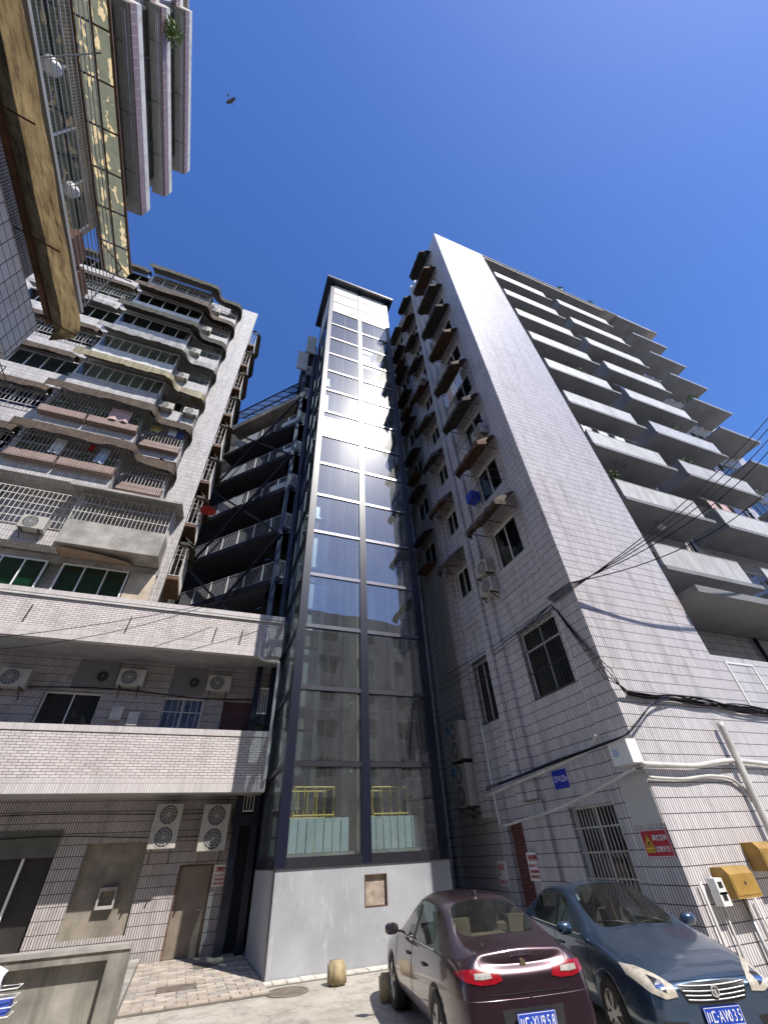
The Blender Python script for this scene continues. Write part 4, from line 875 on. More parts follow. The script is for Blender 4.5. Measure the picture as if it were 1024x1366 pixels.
# ================================================================== the block overhead on the left
over = thing('overhanging_block', 'tall block close by on the left with banded balconies seen from underneath', 'building', (-7.6, 2, 0))
OW = Wall((-6.78, 0), (0, 1), (1, 0)); OY0, OY1 = -14.0, 7.0
b_ = MB(); OW.skin(b_, OY0, OY1, 0, 28.6); b_.build('front_wall', TILE_OLD, over)
b_ = MB(); b_.add([(-6.78, OY1, 0), (-14, OY1, 0), (-14, OY1, 28.6), (-6.78, OY1, 28.6)], [(0, 1, 2, 3)]); b_.build('end_wall', TILE_OLD, over)
MB().box(-14, -6.6, OY0, OY1, 28.6, 28.8).build('roof_slab', CONC, over)
WPL = mat('white_render_band', (0.62, 0.60, 0.57), 0.8, var=0.12, scale=3, streak=0.4)
for zt_, yend, dx in ((28.0, 7.0, 0.0), (25.0, 7.25, 0.0), (22.0, 7.2, 0.02)):
    for y0, y1, xo in ((1.75, yend, -6.28+dx), (OY0, 1.749, -6.62+dx)):
        MB().box(-6.779, xo, y0, y1, zt_-0.42, zt_).build('render_band', WPL, over)
        MB().box(-6.779, xo-0.004, y0, y1-0.003, zt_-0.95, zt_-0.421).build('tile_band', TILE_PINK, over)
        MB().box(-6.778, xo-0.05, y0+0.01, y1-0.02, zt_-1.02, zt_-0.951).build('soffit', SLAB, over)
    window(OW, over, OY0, 1.7, zt_-2.9, zt_-1.1, n=0.05, panes=9, gl=GLASS_D, fw=0.07)
    window(OW, over, 1.9, yend-0.6, zt_-2.9, zt_-1.1, n=0.12, panes=4, gl=GLASS_D, fw=0.07, frame=IRON)
    for n_ in (0.40, 0.46):
        MB().tube([OW.P(1.9, n_, zt_-1.3), OW.P(yend-0.1, n_, zt_-1.3)], 0.016, 6).build('drying_pole', STEEL_G, over)
    for y in (2.6, 4.2, 5.8): MB().bar(OW.P(y, 0.1, zt_-1.1), OW.P(y, 0.48, zt_-1.32), 0.02).build('pole_bracket', IRON, over)
# patched translucent awning on rusty frames
def patched():
    m, nt, b = _new('patched_translucent_sheet'); nt.nodes.remove(b); out = nt.nodes['Material Output']; p = pos(nt)
    v = noise(nt, 1.0, 3, pos(nt, (4.2, 2.6, 4.2)), 0.6)
    f = ramp(nt, v, [(0.56, (0, 0, 0)), (0.58, (1, 1, 1))]).outputs[0]
    col = mix(nt, mix(nt, (0.10, 0.12, 0.09), (0.24, 0.24, 0.17), noise(nt, 5, 6, p)), (0.66, 0.53, 0.30), f)
    df = N(nt, 'ShaderNodeBsdfDiffuse'); tl = N(nt, 'ShaderNodeBsdfTranslucent'); nt.links.new(col, df.inputs[0]); nt.links.new(col, tl.inputs[0])
    ms = N(nt, 'ShaderNodeMixShader'); ms.inputs[0].default_value = 0.62; nt.links.new(df.outputs[0], ms.inputs[1]); nt.links.new(tl.outputs[0], ms.inputs[2]); nt.links.new(ms.outputs[0], out.inputs[0]); return m
PATCH = patched()
def streaked_canvas():
    m, nt, b = _new('yellowed_canvas'); nt.nodes.remove(b); out = nt.nodes['Material Output']; p = pos(nt)
    c = mix(nt, (0.17, 0.125, 0.065), (0.30, 0.225, 0.115), ramp(nt, noise(nt, 1.6, 7, p, 0.65), [(0.35, (0, 0, 0)), (0.65, (1, 1, 1))]).outputs[0])
    c = mix(nt, c, (0.05, 0.035, 0.02), ramp(nt, noise(nt, 1.0, 6, pos(nt, (5, 1.6, 5)), 0.7), [(0.45, (0, 0, 0)), (0.66, (0.85,)*3)]).outputs[0])  # dark streaks stand for stains and for cast shadows of the bars
    df = N(nt, 'ShaderNodeBsdfDiffuse'); tl = N(nt, 'ShaderNodeBsdfTranslucent'); nt.links.new(c, df.inputs[0]); nt.links.new(c, tl.inputs[0])
    ms = N(nt, 'ShaderNodeMixShader'); ms.inputs[0].default_value = 0.55; nt.links.new(df.outputs[0], ms.inputs[1]); nt.links.new(tl.outputs[0], ms.inputs[2]); nt.links.new(ms.outputs[0], out.inputs[0]); return m
CANVAS = streaked_canvas()
A1Y0, A1Y1, A1Z = -3.0, 8.4, 18.2
n_pan = 11; st = (A1Y1-A1Y0)/n_pan
for i in range(n_pan):
    y0, y1 = A1Y0+i*st+0.02, A1Y0+(i+1)*st-0.02
    for j in range(2):
        na, nb = 0.05+j*0.47, 0.05+(j+1)*0.47-0.02
        za, zb = A1Z+0.20-j*0.10, A1Z+0.10-j*0.10
        if i == n_pan-1 and j == 1: pts = [(y0, nb), (y0, na), (y1, na), (y1, na+0.10), (y1-0.08, nb-0.14), (y1-0.25, nb-0.03), (y1-0.4, nb)]
        else: pts = [(y0, nb), (y0, na), (y1, na), (y1, nb)]
        q = MB(); q.add([OW.P(a, b, za+(zb-za)*(b-na)/(nb-na)) for a, b in pts], [tuple(range(len(pts)))]); q.build('awning_pane', PATCH, over)
for n_, z, w in ((0.02, A1Z+0.2, 0.12), (0.51, A1Z+0.07, 0.04), (0.98, A1Z-0.03, 0.07)): MB().bar(OW.P(A1Y0, n_, z), OW.P(A1Y1-(0.3 if n_ > 0.9 else 0), n_, z), w).build('awning_beam', RUST, over)
for i in range(n_pan+1): MB().bar(OW.P(A1Y0+i*st, 0.02, A1Z+0.17), OW.P(A1Y0+i*st, 0.98, A1Z-0.02), 0.035).build('awning_rafter', RUST, over)
MB().bar(OW.P(A1Y1-st, 0.05, A1Z+0.1), OW.P(A1Y1-0.2, 0.9, A1Z-0.07), 0.03).build('awning_brace', RUST, over)
# caged balcony below it
cz0, cz1 = 14.75, 17.8
g = MB()
for i in range(11): g.tube([OW.P(A1Y0, 0.78, cz0+0.3+i*0.24), OW.P(8.0, 0.78, cz0+0.3+i*0.24)], 0.014, 5)
g.build('cage_bars', STEEL_G, over)
for y in (-2.6, 2.6, 7.9):
    MB().bar(OW.P(y, 0.80, cz0), OW.P(y, 0.80, cz1+0.1), 0.025).build('cage_post', IRON, over)
for i in range(9):
    q = MB(); OW.box(q, -2.4+i*1.2, -1.6+i*1.2, 0.10, 0.16, cz0+1.05, cz0+1.2); q.build('window_sill', PAINT, over)
window(OW, over, A1Y0, 6.8, cz0+0.9, cz1, n=0.04, panes=8, gl=GLASS_D, fw=0.07)
MB().box(-6.779, -5.95, A1Y0, 8.0, cz0-0.12, cz0).build('balcony_floor', SLAB, over)
for i, (y, lab) in enumerate([(2.9, 'white round basin kept in the overhead cage nearer the bundled poles'), (5.3, 'white round basin lying in the overhead cage near the brown cabinets')]):
    q = MB(); q.tube([OW.P(y, 0.45, cz0+1.0), OW.P(y, 0.45, cz0+1.12), OW.P(y, 0.45, cz0+1.3)], [0.10, 0.17, 0.19], 20); one(q, 'basin', PVC, lab, 'basin', OW.P(y, 0.45, cz0+1.0), smooth=True)
CAB = mat('brown_cabinet', (0.16, 0.075, 0.045), 0.7, var=0.25, scale=3)
for y, h, lab in ((6.5, 0.9, 'brown wooden cabinet standing in the overhead caged balcony'), (7.4, 0.7, 'low brown wooden cabinet at the end of the overhead caged balcony')):
    t = thing('cabinet', lab, 'cabinet', OW.P(y, 0.4, cz0)); q = MB(); OW.box(q, y-0.38, y+0.38, 0.2, 0.7, cz0, cz0+h); q.build('carcass', CAB, t)
    for s in (0, 1): q = MB(); OW.box(q, y-0.37+s*0.375, y-0.01+s*0.375, 0.701, 0.72, cz0+0.03, cz0+h-0.03); q.build('door', CAB, t)
# canvas awning with a rounded end
rows = []; CY1 = 8.4
for i in range(40):
    y = -3.0+(CY1+3.0)*i/39; e = max(0, (y-(CY1-0.9))/0.9); sag = 0.03*math.sin(i*1.1)
    nmax = 1.30-0.9*(1-math.sqrt(max(0, 1-e*e)))
    rows.append([OW.P(y, 0.30+(nmax-0.30)*j/6 if nmax > 0.3 else 0.3, 14.02-0.55*(j/6)**1.4+sag*(j/6)) for j in range(7)])
MB().grid(rows).build('canvas_awning', CANVAS, over, smooth=True)
for y in (-1.5, 1.0, 3.4, 5.8, 8.0): MB().bar(OW.P(y, 0.0, 13.95), OW.P(y, 1.12, 13.46), 0.03).build('awning_arm', RUST, over)
MB().bar(OW.P(-3, 0.26, 13.95), OW.P(8.2, 0.26, 13.95), 0.12).build('awning_beam', RUST, over)
b_ = MB(); OW.box(b_, -3.0, 7.6, 0.0, 0.62, 11.2, 12.75); b_.build('tiled_parapet', tile('large_white_tile', (0.62, 0.60, 0.58), (0.56, 0.54, 0.52), (0.10, 0.08, 0.07), 0.34, 0.24, 0.012, 0.0, 0.4), over)
g = MB()
for i in range(24): g.tube([OW.P(-3+i*0.48, 0.8, 8.3), OW.P(-3+i*0.48, 0.8, 10.9)], 0.012, 5)
for i in range(6): g.tube([OW.P(-3, 0.8, 8.5+i*0.45), OW.P(8.2, 0.8, 8.5+i*0.45)], 0.012, 5)
for i in range(24): g.tube([OW.P(-3+i*0.48, 0.0, 10.9), OW.P(-3+i*0.48, 0.8, 10.9)], 0.010, 5)
g.build('lower_cage_bars', IRON, over)
b_ = MB(); OW.box(b_, -3.0, 8.1, 0.0, 0.78, 8.1, 8.3); b_.build('lower_balcony_floor', SLAB, over)
t = thing('hanging_plant', 'bright green plant hanging from a banded balcony of the overhead block', 'plant', OW.P(2.25, 0.55, 24.9))
leafy(OW.P(2.25, 0.6, 24.7), 0.42, 220, LEAF, 5, 1.0).build('foliage', mat('bright_leaf', (0.13, 0.20, 0.04), 0.6, var=0.4, scale=9), t)
MB().tube([OW.P(2.25, 0.55, 24.2), OW.P(2.25, 0.56, 25.0)], 0.02, 6).build('stem', RUST, t)

# ---- a bird high over the yard
bp_ = Vector((0, 0, CAM_H))+px(308, 135).normalized()*52
bt = thing('bird', 'small dark bird gliding alone in the blue sky', 'bird', bp_)
bd = MB(); fw_ = Vector((0.6, 0.7, 0.1)).normalized(); sdv = fw_.cross(Vector((0, 0, 1))).normalized()
bd.tube([bp_-fw_*0.28, bp_-fw_*0.12, bp_, bp_+fw_*0.14, bp_+fw_*0.22, bp_+fw_*0.27], [0.02, 0.06, 0.085, 0.06, 0.045, 0.01], 10)
for s in (-1, 1):
    up_ = Vector((0, 0, 1))
    bd.add([bp_+fw_*0.10, bp_-fw_*0.10, bp_-fw_*0.16+sdv*s*0.28+up_*0.10, bp_-fw_*0.05+sdv*s*0.50+up_*0.10, bp_+fw_*0.10+sdv*s*0.30+up_*0.12], [(0, 1, 2, 3, 4)])
bd.add([bp_-fw_*0.25, bp_-fw_*0.46+sdv*0.09, bp_-fw_*0.46-sdv*0.09], [(0, 1, 2)])
bd.build('body', mat('dark_plumage', (0.05, 0.045, 0.045), 0.8, var=0.3, scale=9), bt)
# ================================================================== the tall block on the right
right = thing('tiled_tower_block', 'tall block clad in pale upright tiles with a blank lit end wall and stacked balconies', 'building', (14, 9, 0))
RX, RY, RTOP = 8.7, 7.3, 38.2
RG = Wall((0, RY), (1, 0), (0, -1)); RS = Wall((RX, 0), (0, 1), (-1, 0)); RV = Wall((RX, 0), (0, -1), (-1, 0))
b_ = MB(); RG.skin(b_, RX, 12.85, 5.9, RTOP); RG.skin(b_, RX, 32, 0, 5.9); b_.build('end_wall', TILE_UP, right)
b_ = MB(); b_.add([(12.85, RY, 5.9), (12.85, 8.95, 5.9), (12.85, 8.95, RTOP), (12.85, RY, RTOP)], [(0, 1, 2, 3)]); b_.build('return_wall', TILE_UP, right)
aw_z = [11.05+3.18*k for k in range(9)]
H1 = [(8.5, 9.98, 0.95, 2.66), (8.4, 10.08, 5.23, 7.18)]+[(8.68, 10.1, z-1.45, z+0.18) for z in aw_z]
H2 = [(11.98, 12.72, 0.0, 2.56), (11.98, 12.94, 5.22, 7.2)]+[(12.04, 13.0, z-1.15, z+0.12) for z in aw_z]
b_ = MB(); RS.skin(b_, RY, 13.6, 0, RTOP, H1+H2, 0.42); b_.build('side_wall', TILE_UP, right)
RS2 = Wall((RX+0.15, 0), (0, 1), (-1, 0))
b_ = MB(); RS2.skin(b_, 13.6, 24, 0, RTOP-0.6, [(14.6, 15.9, z-1.3, z+0.1) for z in aw_z[1:]]+[(17.3, 18.6, z-1.3, z+0.1) for z in aw_z[1:]], 0.22); b_.build('side_wall', TILE_UP, right)
MB().box(RX, 32, RY, 8.95, RTOP, RTOP+0.12).build('roof_edge', CONC, right); MB().box(RX, 32, 8.951, 24, RTOP-0.3, RTOP-0.05).build('roof_slab', CONC, right)
# ribs down the side wall: corner strip, double rib between the window bays, rib before the recess
def rib(u0, u1, z0, z1, d, m=TILE_UP):
    q = MB(); RS.box(q, u0, u1, 0.0005, d, z0, z1); return q.build('wall_rib', m, right)
rib(RY+0.001, 8.18, 0, RTOP, 0.09); rib(10.85, 11.30, 2.95, RTOP, 0.16); rib(11.31, 11.62, 2.95, RTOP, 0.28); rib(13.12, 13.62, 2.7, RTOP, 0.24)
rib(10.75, 11.55, 0, 2.9, 0.12); rib(16.3, 16.9, 0, RTOP-0.6, 0.1)
for z in (8.6,): rib(8.3, 10.7, z, z+0.06, 0.05); rib(11.7, 13.0, z, z+0.06, 0.05)
window(RS, right, 8.5, 9.98, 0.95, 2.66, n=-0.15, panes=2, frame=ALU, gl=GLASS_D, bars=4, bar_n=-0.05, bar_mat=BARS, bar_step=0.11)
window(RS, right, 8.4, 10.08, 5.23, 7.18, n=-0.12, panes=2, rail=0.70, gl=GLASS_D, bars=3, bar_n=0.06, bar_step=0.12, bar_mat=IRON)
window(RS, right, 11.98, 12.94, 5.22, 7.2, n=-0.12, panes=2, gl=GLASS_D, bars=3, bar_n=0.06, bar_step=0.11, bar_mat=IRON)
b_ = MB(); RS.skin(b_, 11.98, 12.72, 0, 2.56, n=-0.15); b_.build('bricked_doorway', TILE_RED, right)
for k, z in enumerate(aw_z):
    window(RS, right, 8.68, 10.1, z-1.45, z+0.18, n=-0.1, panes=2, gl=GLASS_D, fw=0.06)
    window(RS, right, 12.04, 13.0, z-1.15, z+0.12, n=-0.1, panes=2, gl=GLASS_D)
    rnd = random.Random(k+3)
    for u0, u1, dep in ((8.25+rnd.uniform(-0.1, 0.15), 10.5+rnd.uniform(-0.2, 0.1), 1.0), (11.7, 13.3, 0.8)):
        rows = []; n_ = 16
        for i in range(n_+1):
            t = i/n_; u = u0+(u1-u0)*t; e = min(t, 1-t)*(u1-u0); d = dep*(1 if e > 0.3 else 0.6+0.4*math.sqrt(max(0, 1-(1-e/0.3)**2)))
            s = 0.012*math.sin(i*1.7+k)
            rows.append([RS.P(u, 0.01+d*j/4, z+0.85-0.62*(j/4)**1.5+s*j) for j in range(5)]+[RS.P(u, 0.01+d, z+0.02+s*4)])
        ao = MB().grid(rows).build('awning', [AWN_B, RUST, AWN_M][k % 3], right)
        f_ = MB(); f_.bar(RS.P(u0+0.1, dep, z+0.13), RS.P(u1-0.1, dep, z+0.13), 0.03)
        for u in (u0+0.2, (u0+u1)/2, u1-0.2): f_.bar(RS.P(u, 0.0, z+0.2), RS.P(u, dep, z+0.15), 0.025)
        f_.build('awning_frame', IRON, ao)
    if k in (1, 2, 3, 5):      # iron flower stands under the windows
        f_ = MB()
        for zz in (z-1.5, z-1.05): f_.tube([RS.P(8.5, 0.0, zz), RS.P(8.5, 0.55, zz), RS.P(10.2, 0.55, zz), RS.P(10.2, 0.0, zz)], 0.013, 5)
        for i in range(10): f_.tube([RS.P(8.6+i*0.17, 0.55, z-1.5), RS.P(8.6+i*0.17, 0.55, z-1.05)], 0.008, 5)
        f_.build('window_stand', IRON, right)
for k, z in enumerate(aw_z[1:]):
    for u0, u1 in ((14.6, 15.9), (17.3, 18.6)):
        window(RS2, right, u0, u1, z-1.3, z+0.1, n=-0.1, panes=2, gl=GLASS_D)
        rows = [[RS2.P(u0-0.25+(u1-u0+0.5)*i/8, 0.7*j/3, z+0.55-0.4*(j/3)**1.4) for j in range(4)]+[RS2.P(u0-0.25+(u1-u0+0.5)*i/8, 0.7, z+0.06)] for i in range(9)]
        MB().grid(rows).build('awning', [AWN_M, AWN_B][k % 2], right)
        if k % 2 == 0:
            c_ = MB(); RS2.box(c_, u0, u1, 0.0, 0.5, z-1.45, z-1.38); c_.build('window_shelf', RUST, right)
for u, z, lab in ((10.35, 8.95, 'lower of two white air conditioners stacked beside the plain upper window'), (10.35, 9.75, 'upper of two white air conditioners stacked beside the plain upper window'), (8.5, 15.6, 'white air conditioner on the side wall under the laundry'), (10.4, 22.4, 'white air conditioner midway up the shaded side wall by the double rib'), (10.4, 28.7, 'white air conditioner high on the shaded side wall by the double rib'), (8.6, 31.7, 'white air conditioner near the shaded wall top beside the tiled corner'), (12.1, 25.3, 'white air conditioner on the narrow window bay of the shaded wall')):
    aircon(RS, u, 0.03, z, lab, 0.78, 0.56, 0.32)
aircon(RS2, 13.75, 0.02, 3.05, 'tall yellowed twin fan unit, lower of the pair beside the glass shaft', 0.95, 1.18, 0.62, 2, True)
aircon(RS2, 13.75, 0.02, 4.36, 'tall yellowed twin fan unit, upper of the pair beside the glass shaft', 0.95, 1.18, 0.62, 2, True)
for z, col in ((4.05, 'lower'), (5.36, 'upper')):
    q = MB(); RS2.box(q, 14.36, 14.66, 0.642, 0.648, z-0.12, z+0.10); one(q, 'energy_label', mat('blue_sticker', (0.03, 0.14, 0.38), 0.4), 'small blue sticker on the %s twin fan unit' % col, 'sticker', RS2.P(14.5, 0.64, z))
for i, (u, c, w) in enumerate([(8.7, 1, 0.5), (9.2, 0, 0.4), (9.6, 3, 0.45), (10.0, 1, 0.4)]):
    q = cloth(RS, u, 0.62, 20.1, w, 0.95, CL[c], seed=i+20); one(q, 'hanging_cloth', CL[c], ['light blue towel on the poles of the shaded side wall nearest the tiled corner', 'white shirt hung second from the tiled corner on the shaded wall', 'pink checked cloth hung on the shaded side wall poles', 'light blue shirt on the shaded wall poles beside the double rib'][i], 'laundry', RS.P(u, 0.62, 20.1), smooth=True)
MB().tube([RS.P(8.3, 0.62, 20.12), RS.P(10.4, 0.62, 20.12)], 0.014, 6).build('drying_pole', STEEL_G, right)
for u in (8.4, 10.3): MB().bar(RS.P(u, 0.0, 20.12), RS.P(u, 0.64, 20.12), 0.02).build('pole_bracket', IRON, right)
q = MB(); RS.box(q, 10.0, 10.45, 0.1, 0.5, 13.0, 13.4); one(q, 'storage_box', mat('blue_plastic', (0.02, 0.05, 0.45), 0.4, var=0.1), 'blue plastic box on the window stand of the shaded side wall', 'box', RS.P(10.2, 0.3, 13.0))
# ---- balconies of the long front
b_ = MB(); BW = Wall((0, 8.95), (1, 0), (0, -1))
bz = [10.1+3.2*k for k in range(9)]
BH = [(a, b, z-1.0, z+1.25) for z in bz for a, b in ((14.0, 16.9), (20.2, 23.6), (27.4, 30.2))]
BW.skin(b_, 12.86, 32, 5.9, RTOP, BH, 0.2); b_.build('balcony_wall', TILE_UP, right)
MB().box(12.86, 32, RY+0.001, 8.95, 5.80, 5.899).build('ledge', CONC, right)
PPANS = [mat('balcony_panel_%d' % i, c, 0.55, var=0.08, scale=2, streak=0.4, dirt=(0.26, 0.24, 0.21), dirt_amt=0.4) for i, c in enumerate([(0.54, 0.535, 0.515), (0.48, 0.475, 0.46), (0.57, 0.56, 0.53), (0.50, 0.505, 0.505)])]
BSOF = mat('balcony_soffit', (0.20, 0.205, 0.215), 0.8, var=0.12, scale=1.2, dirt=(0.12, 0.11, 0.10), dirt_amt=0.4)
def balcony(x0, x1, zt, kind=0, ext=0.0):
    yb = 7.45
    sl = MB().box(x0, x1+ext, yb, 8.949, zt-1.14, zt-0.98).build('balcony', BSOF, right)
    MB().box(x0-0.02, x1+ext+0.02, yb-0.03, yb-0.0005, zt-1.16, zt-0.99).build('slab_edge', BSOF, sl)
    n = 3; w = (x1-x0)/n; PPAN = random.choice(PPANS)
    for i in range(n):
        MB().box(x0+i*w+0.008, x0+(i+1)*w-0.008, yb+0.005, yb+0.05, zt-0.975, zt-0.04).build('parapet_panel', PPAN, sl)
    MB().box(x0, x1, yb, yb+0.07, zt-0.039, zt).build('handrail', CONC, sl)
    for xx in (x0, x1-0.05): 
        if kind == 0: MB().box(xx, xx+0.05, yb+0.071, 8.948, zt-0.979, zt-0.04).build('end_panel', BSOF, sl)
        else:
            g = MB()
            for i in range(14): g.bar((xx+0.02, yb+0.08+i*0.1, zt-0.97), (xx+0.02, yb+0.08+i*0.1, zt-0.04), 0.02)
            for i in range(8): g.bar((xx+0.02, yb+0.07, zt-0.95+i*0.125), (xx+0.02, 8.94, zt-0.95+i*0.125), 0.02)
            g.build('end_lattice', STEEL_G, sl)
    return sl
for k, z in enumerate(bz):
    balcony(13.45, 18.0, z, 1 if k == 0 else 0, 0.5); balcony(19.35, 24.5, z, 1 if k == 0 else 0, 0.3)
    window(BW, right, 14.0, 16.9, z-1.0, z+1.25, n=-0.08, panes=4, gl=GLASS_D, fw=0.07); window(BW, right, 20.2, 23.6, z-1.0, z+1.25, n=-0.08, panes=4, gl=GLASS_D, fw=0.07)
    window(BW, right, 27.4, 30.2, z-1.0, z+1.25, n=-0.08, panes=3, gl=GLASS_D, fw=0.07)
    zc = z+2.5
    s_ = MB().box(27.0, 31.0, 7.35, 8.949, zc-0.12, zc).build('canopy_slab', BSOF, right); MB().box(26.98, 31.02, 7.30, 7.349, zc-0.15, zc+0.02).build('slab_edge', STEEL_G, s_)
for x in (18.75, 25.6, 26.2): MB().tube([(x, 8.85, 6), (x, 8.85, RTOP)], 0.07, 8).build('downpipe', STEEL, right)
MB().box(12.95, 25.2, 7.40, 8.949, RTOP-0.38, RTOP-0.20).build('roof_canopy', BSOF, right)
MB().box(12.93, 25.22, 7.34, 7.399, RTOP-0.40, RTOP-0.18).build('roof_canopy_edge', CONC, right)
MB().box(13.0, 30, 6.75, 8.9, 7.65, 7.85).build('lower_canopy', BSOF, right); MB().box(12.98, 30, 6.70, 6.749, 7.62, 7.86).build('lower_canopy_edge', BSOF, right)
window(RG, right, 13.3, 14.5, 4.4, 5.75, n=0.02, panes=1, gl=GLASS_D, fw=0.06); window(RG, right, 15.2, 16.6, 4.2, 5.7, n=0.02, panes=2, gl=GLASS_D, fw=0.06)
ORD = ['lowest', 'second', 'third', 'fourth', 'fifth', 'sixth', 'seventh', 'eighth', 'top']
for (stack, kk, what) in (('a', 2, 'c'), ('b', 4, 'c'), ('a', 5, 'c'), ('b', 1, 'c'), ('b', 3, 'p'), ('a', 6, 'p'), ('b', 6, 'c'), ('a', 4, 'p'), ('a', 7, 'c'), ('b', 2, 'p')):
    x0 = 13.45 if stack == 'a' else 19.35; z = bz[kk]; wh = 'beside the blank lit wall' if stack == 'a' else 'in the stack farther along'
    rr = random.Random(kk*3+len(wh))
    if what == 'c':
        for j in range(3):
            u = x0+0.9+j*1.05+rr.uniform(-0.2, 0.2); m_ = CL[rr.choice((0, 1, 3, 4))]
            one(cloth(BW, u, 1.15, z+0.95, rr.uniform(0.4, 0.7), rr.uniform(0.6, 0.9), m_, seed=kk*7+j), 'hanging_cloth', m_, 'washing over the %s balcony up %s' % (ORD[kk], wh), 'laundry', BW.P(u, 1.15, z+0.95), 'washing over the %s balcony %s' % (ORD[kk], wh), smooth=True)
        MB().tube([BW.P(x0+0.1, 1.15, z+0.97), BW.P(x0+4.2, 1.15, z+0.97)], 0.014, 6).build('drying_pole', STEEL_G, right)
    else:
        x = x0+rr.uniform(0.6, 3.6); t = thing('potted_plant', 'leafy pot plant on the %s balcony up %s' % (ORD[kk], wh), 'plant', (x, 7.7, z-0.97))
        leafy((x, 7.62, z+0.15), 0.34, 130, LEAF, kk+300).build('foliage', LEAF, t); MB().tube([(x, 7.7, z-0.5), (x, 7.65, z+0.1)], 0.025, 6).build('stem', RUST, t)
        MB().tube([(x, 7.7, z-0.97), (x, 7.7, z-0.5)], [0.12, 0.17], 14).build('pot', RUST, t)
aircon(BW, 15.0, 0.9, bz[2]-0.98, 'white air conditioner standing on a balcony floor of the long lit front', 0.85, 0.6, 0.32)
q = MB(); q.tube([(16.0, 8.2, bz[1]-1.16), (16.0, 8.2, bz[1]-1.30), (16.0, 8.2, bz[1]-1.42)], [0.05, 0.12, 0.16], 14); one(q, 'ceiling_lamp', PAINT, 'round white lamp under a balcony floor of the long lit front', 'lamp', (16.0, 8.2, bz[1]-1.3), smooth=True)
for i, (x, y, z, r_, lab) in enumerate([(21.0, 7.7, RTOP+0.2, 0.55, 'bushy rooftop shrub at the roof edge above the balconies'), (24.3, 7.7, RTOP+0.2, 0.5, 'two-headed rooftop shrub beside the end of the roof canopy'), (27.6, 7.6, bz[4]+2.6, 0.4, 'potted shrub standing on a dark canopy slab of the far balconies'), (13.65, 7.55, bz[1]+0.1, 0.28, 'small pot plant at the balcony end by the blank lit wall')]):
    t = thing('shrub', lab, 'plant', (x, y, z)); leafy((x, y, z+r_*0.8), r_, 240, LEAF, 200+i).build('foliage', LEAF, t)
    MB().tube([(x, y, z-0.08), (x+0.03, y, z+r_*0.6)], 0.03, 6).build('stem', RUST, t)

# ---- signs on the corner
NAVY_S = mat('blue_enamel', (0.012, 0.03, 0.36), 0.35, var=0.08); WH_INK = mat('white_lettering', (0.78, 0.78, 0.78), 0.5, var=0.03)
SIGN_R = mat('red_sign_face', (0.42, 0.012, 0.03), 0.45, var=0.08); SIGN_Y = mat('yellow_sign_ink', (0.80, 0.58, 0.02), 0.5, var=0.05)
t = thing('house_number_plate', 'blue enamel plate reading 77号23栋 on the shaded tiled wall', 'sign', RV.P(-9.95, 0.01, 3.06))
q = MB(); RV.box(q, -10.22, -9.68, 0.002, 0.014, 3.06, 3.46); q.build('plate', NAVY_S, t)
latin(RV, '77', -10.18, 3.20, 0.14, 0.016, WH_INK, t, sx=0.75); stroke_text(RV, '号', -10.03, 3.20, 0.12, 0.0165).build('lettering', WH_INK, t)
latin(RV, '23', -9.90, 3.20, 0.14, 0.016, WH_INK, t, sx=0.70); stroke_text(RV, '栋', -9.77, 3.20, 0.09, 0.0165).build('lettering', WH_INK, t)
t = thing('warning_sign', 'red sign with yellow triangle reading 高空坠物 注意安全 at the wall corner', 'sign', RV.P(-7.66, 0.1, 1.68))
SN = 0.095
q = MB(); RV.box(q, -7.98, -7.34, SN, SN+0.012, 1.70, 2.12); q.build('board', SIGN_R, t)
q = MB()
for a in ((-7.97, -7.35, 1.705, 1.715), (-7.97, -7.35, 2.105, 2.115), (-7.97, -7.96, 1.716, 2.104), (-7.36, -7.35, 1.716, 2.104)): RV.box(q, a[0], a[1], SN+0.0121, SN+0.0135, a[2], a[3])
q.build('border', WH_INK, t)
tri = [(-7.93, 1.87), (-7.74, 1.87), (-7.835, 2.05)]
q = MB().prism(tri, lambda a, b: RV.P(a, SN+0.0121, b), lambda a, b: RV.P(a, SN+0.0145, b)); q.build('triangle', SIGN_Y, t)
tr2 = [(-7.90, 1.885), (-7.77, 1.885), (-7.835, 2.015)]
q = MB(); [q.bar(RV.P(*[tr2[i][0]], SN+0.015, tr2[i][1]), RV.P(tr2[(i+1) % 3][0], SN+0.015, tr2[(i+1) % 3][1]), 0.012, 0.002, up=RV.n) for i in range(3)]; RV.box(q, -7.86, -7.81, SN+0.0146, SN+0.016, 1.895, 1.94); q.build('triangle_mark', BLACK, t)
q = MB(); RV.box(q, -7.93, -7.74, SN+0.0121, SN+0.0145, 1.775, 1.85); q.build('caption_panel', SIGN_Y, t)
stroke_text(RV, '当心坠物', -7.925, 1.785, 0.042, SN+0.016).build('caption', BLACK, t)
stroke_text(RV, '高空坠物', -7.72, 1.95, 0.085, SN+0.0145, 0.011, 0.98).build('lettering', WH_INK, t)
stroke_text(RV, '注意安全', -7.72, 1.78, 0.085, SN+0.0145, 0.011, 0.98).build('lettering', WH_INK, t)
q = MB(); RV.box(q, -8.05, -7.32, 0.092, 0.112, 2.2, 3.02); one(q, 'blank_board', mat('grey_board', (0.50, 0.50, 0.48), 0.6, var=0.05, scale=2), 'plain grey board fixed above the red warning sign at the corner', 'board', RV.P(-7.7, 0.1, 2.2))
notice(RV, -11.98+0.08, -11.50, 1.30, 1.86, 0.285-0.16, 'white notice sheet printed in red beside the bricked doorway', [(0.70, 0.20, 7), (0.46, 0.12, 5), (0.26, 0.12, 9), (0.08, 0.12, 9)])
t = notice(RV, -13.55, -13.05, 1.15, 1.70, 0.246 if False else 0.02, 'white leaflet with a big red S beyond the bricked doorway', [(0.62, 0.26, 2), (0.10, 0.16, 4)])
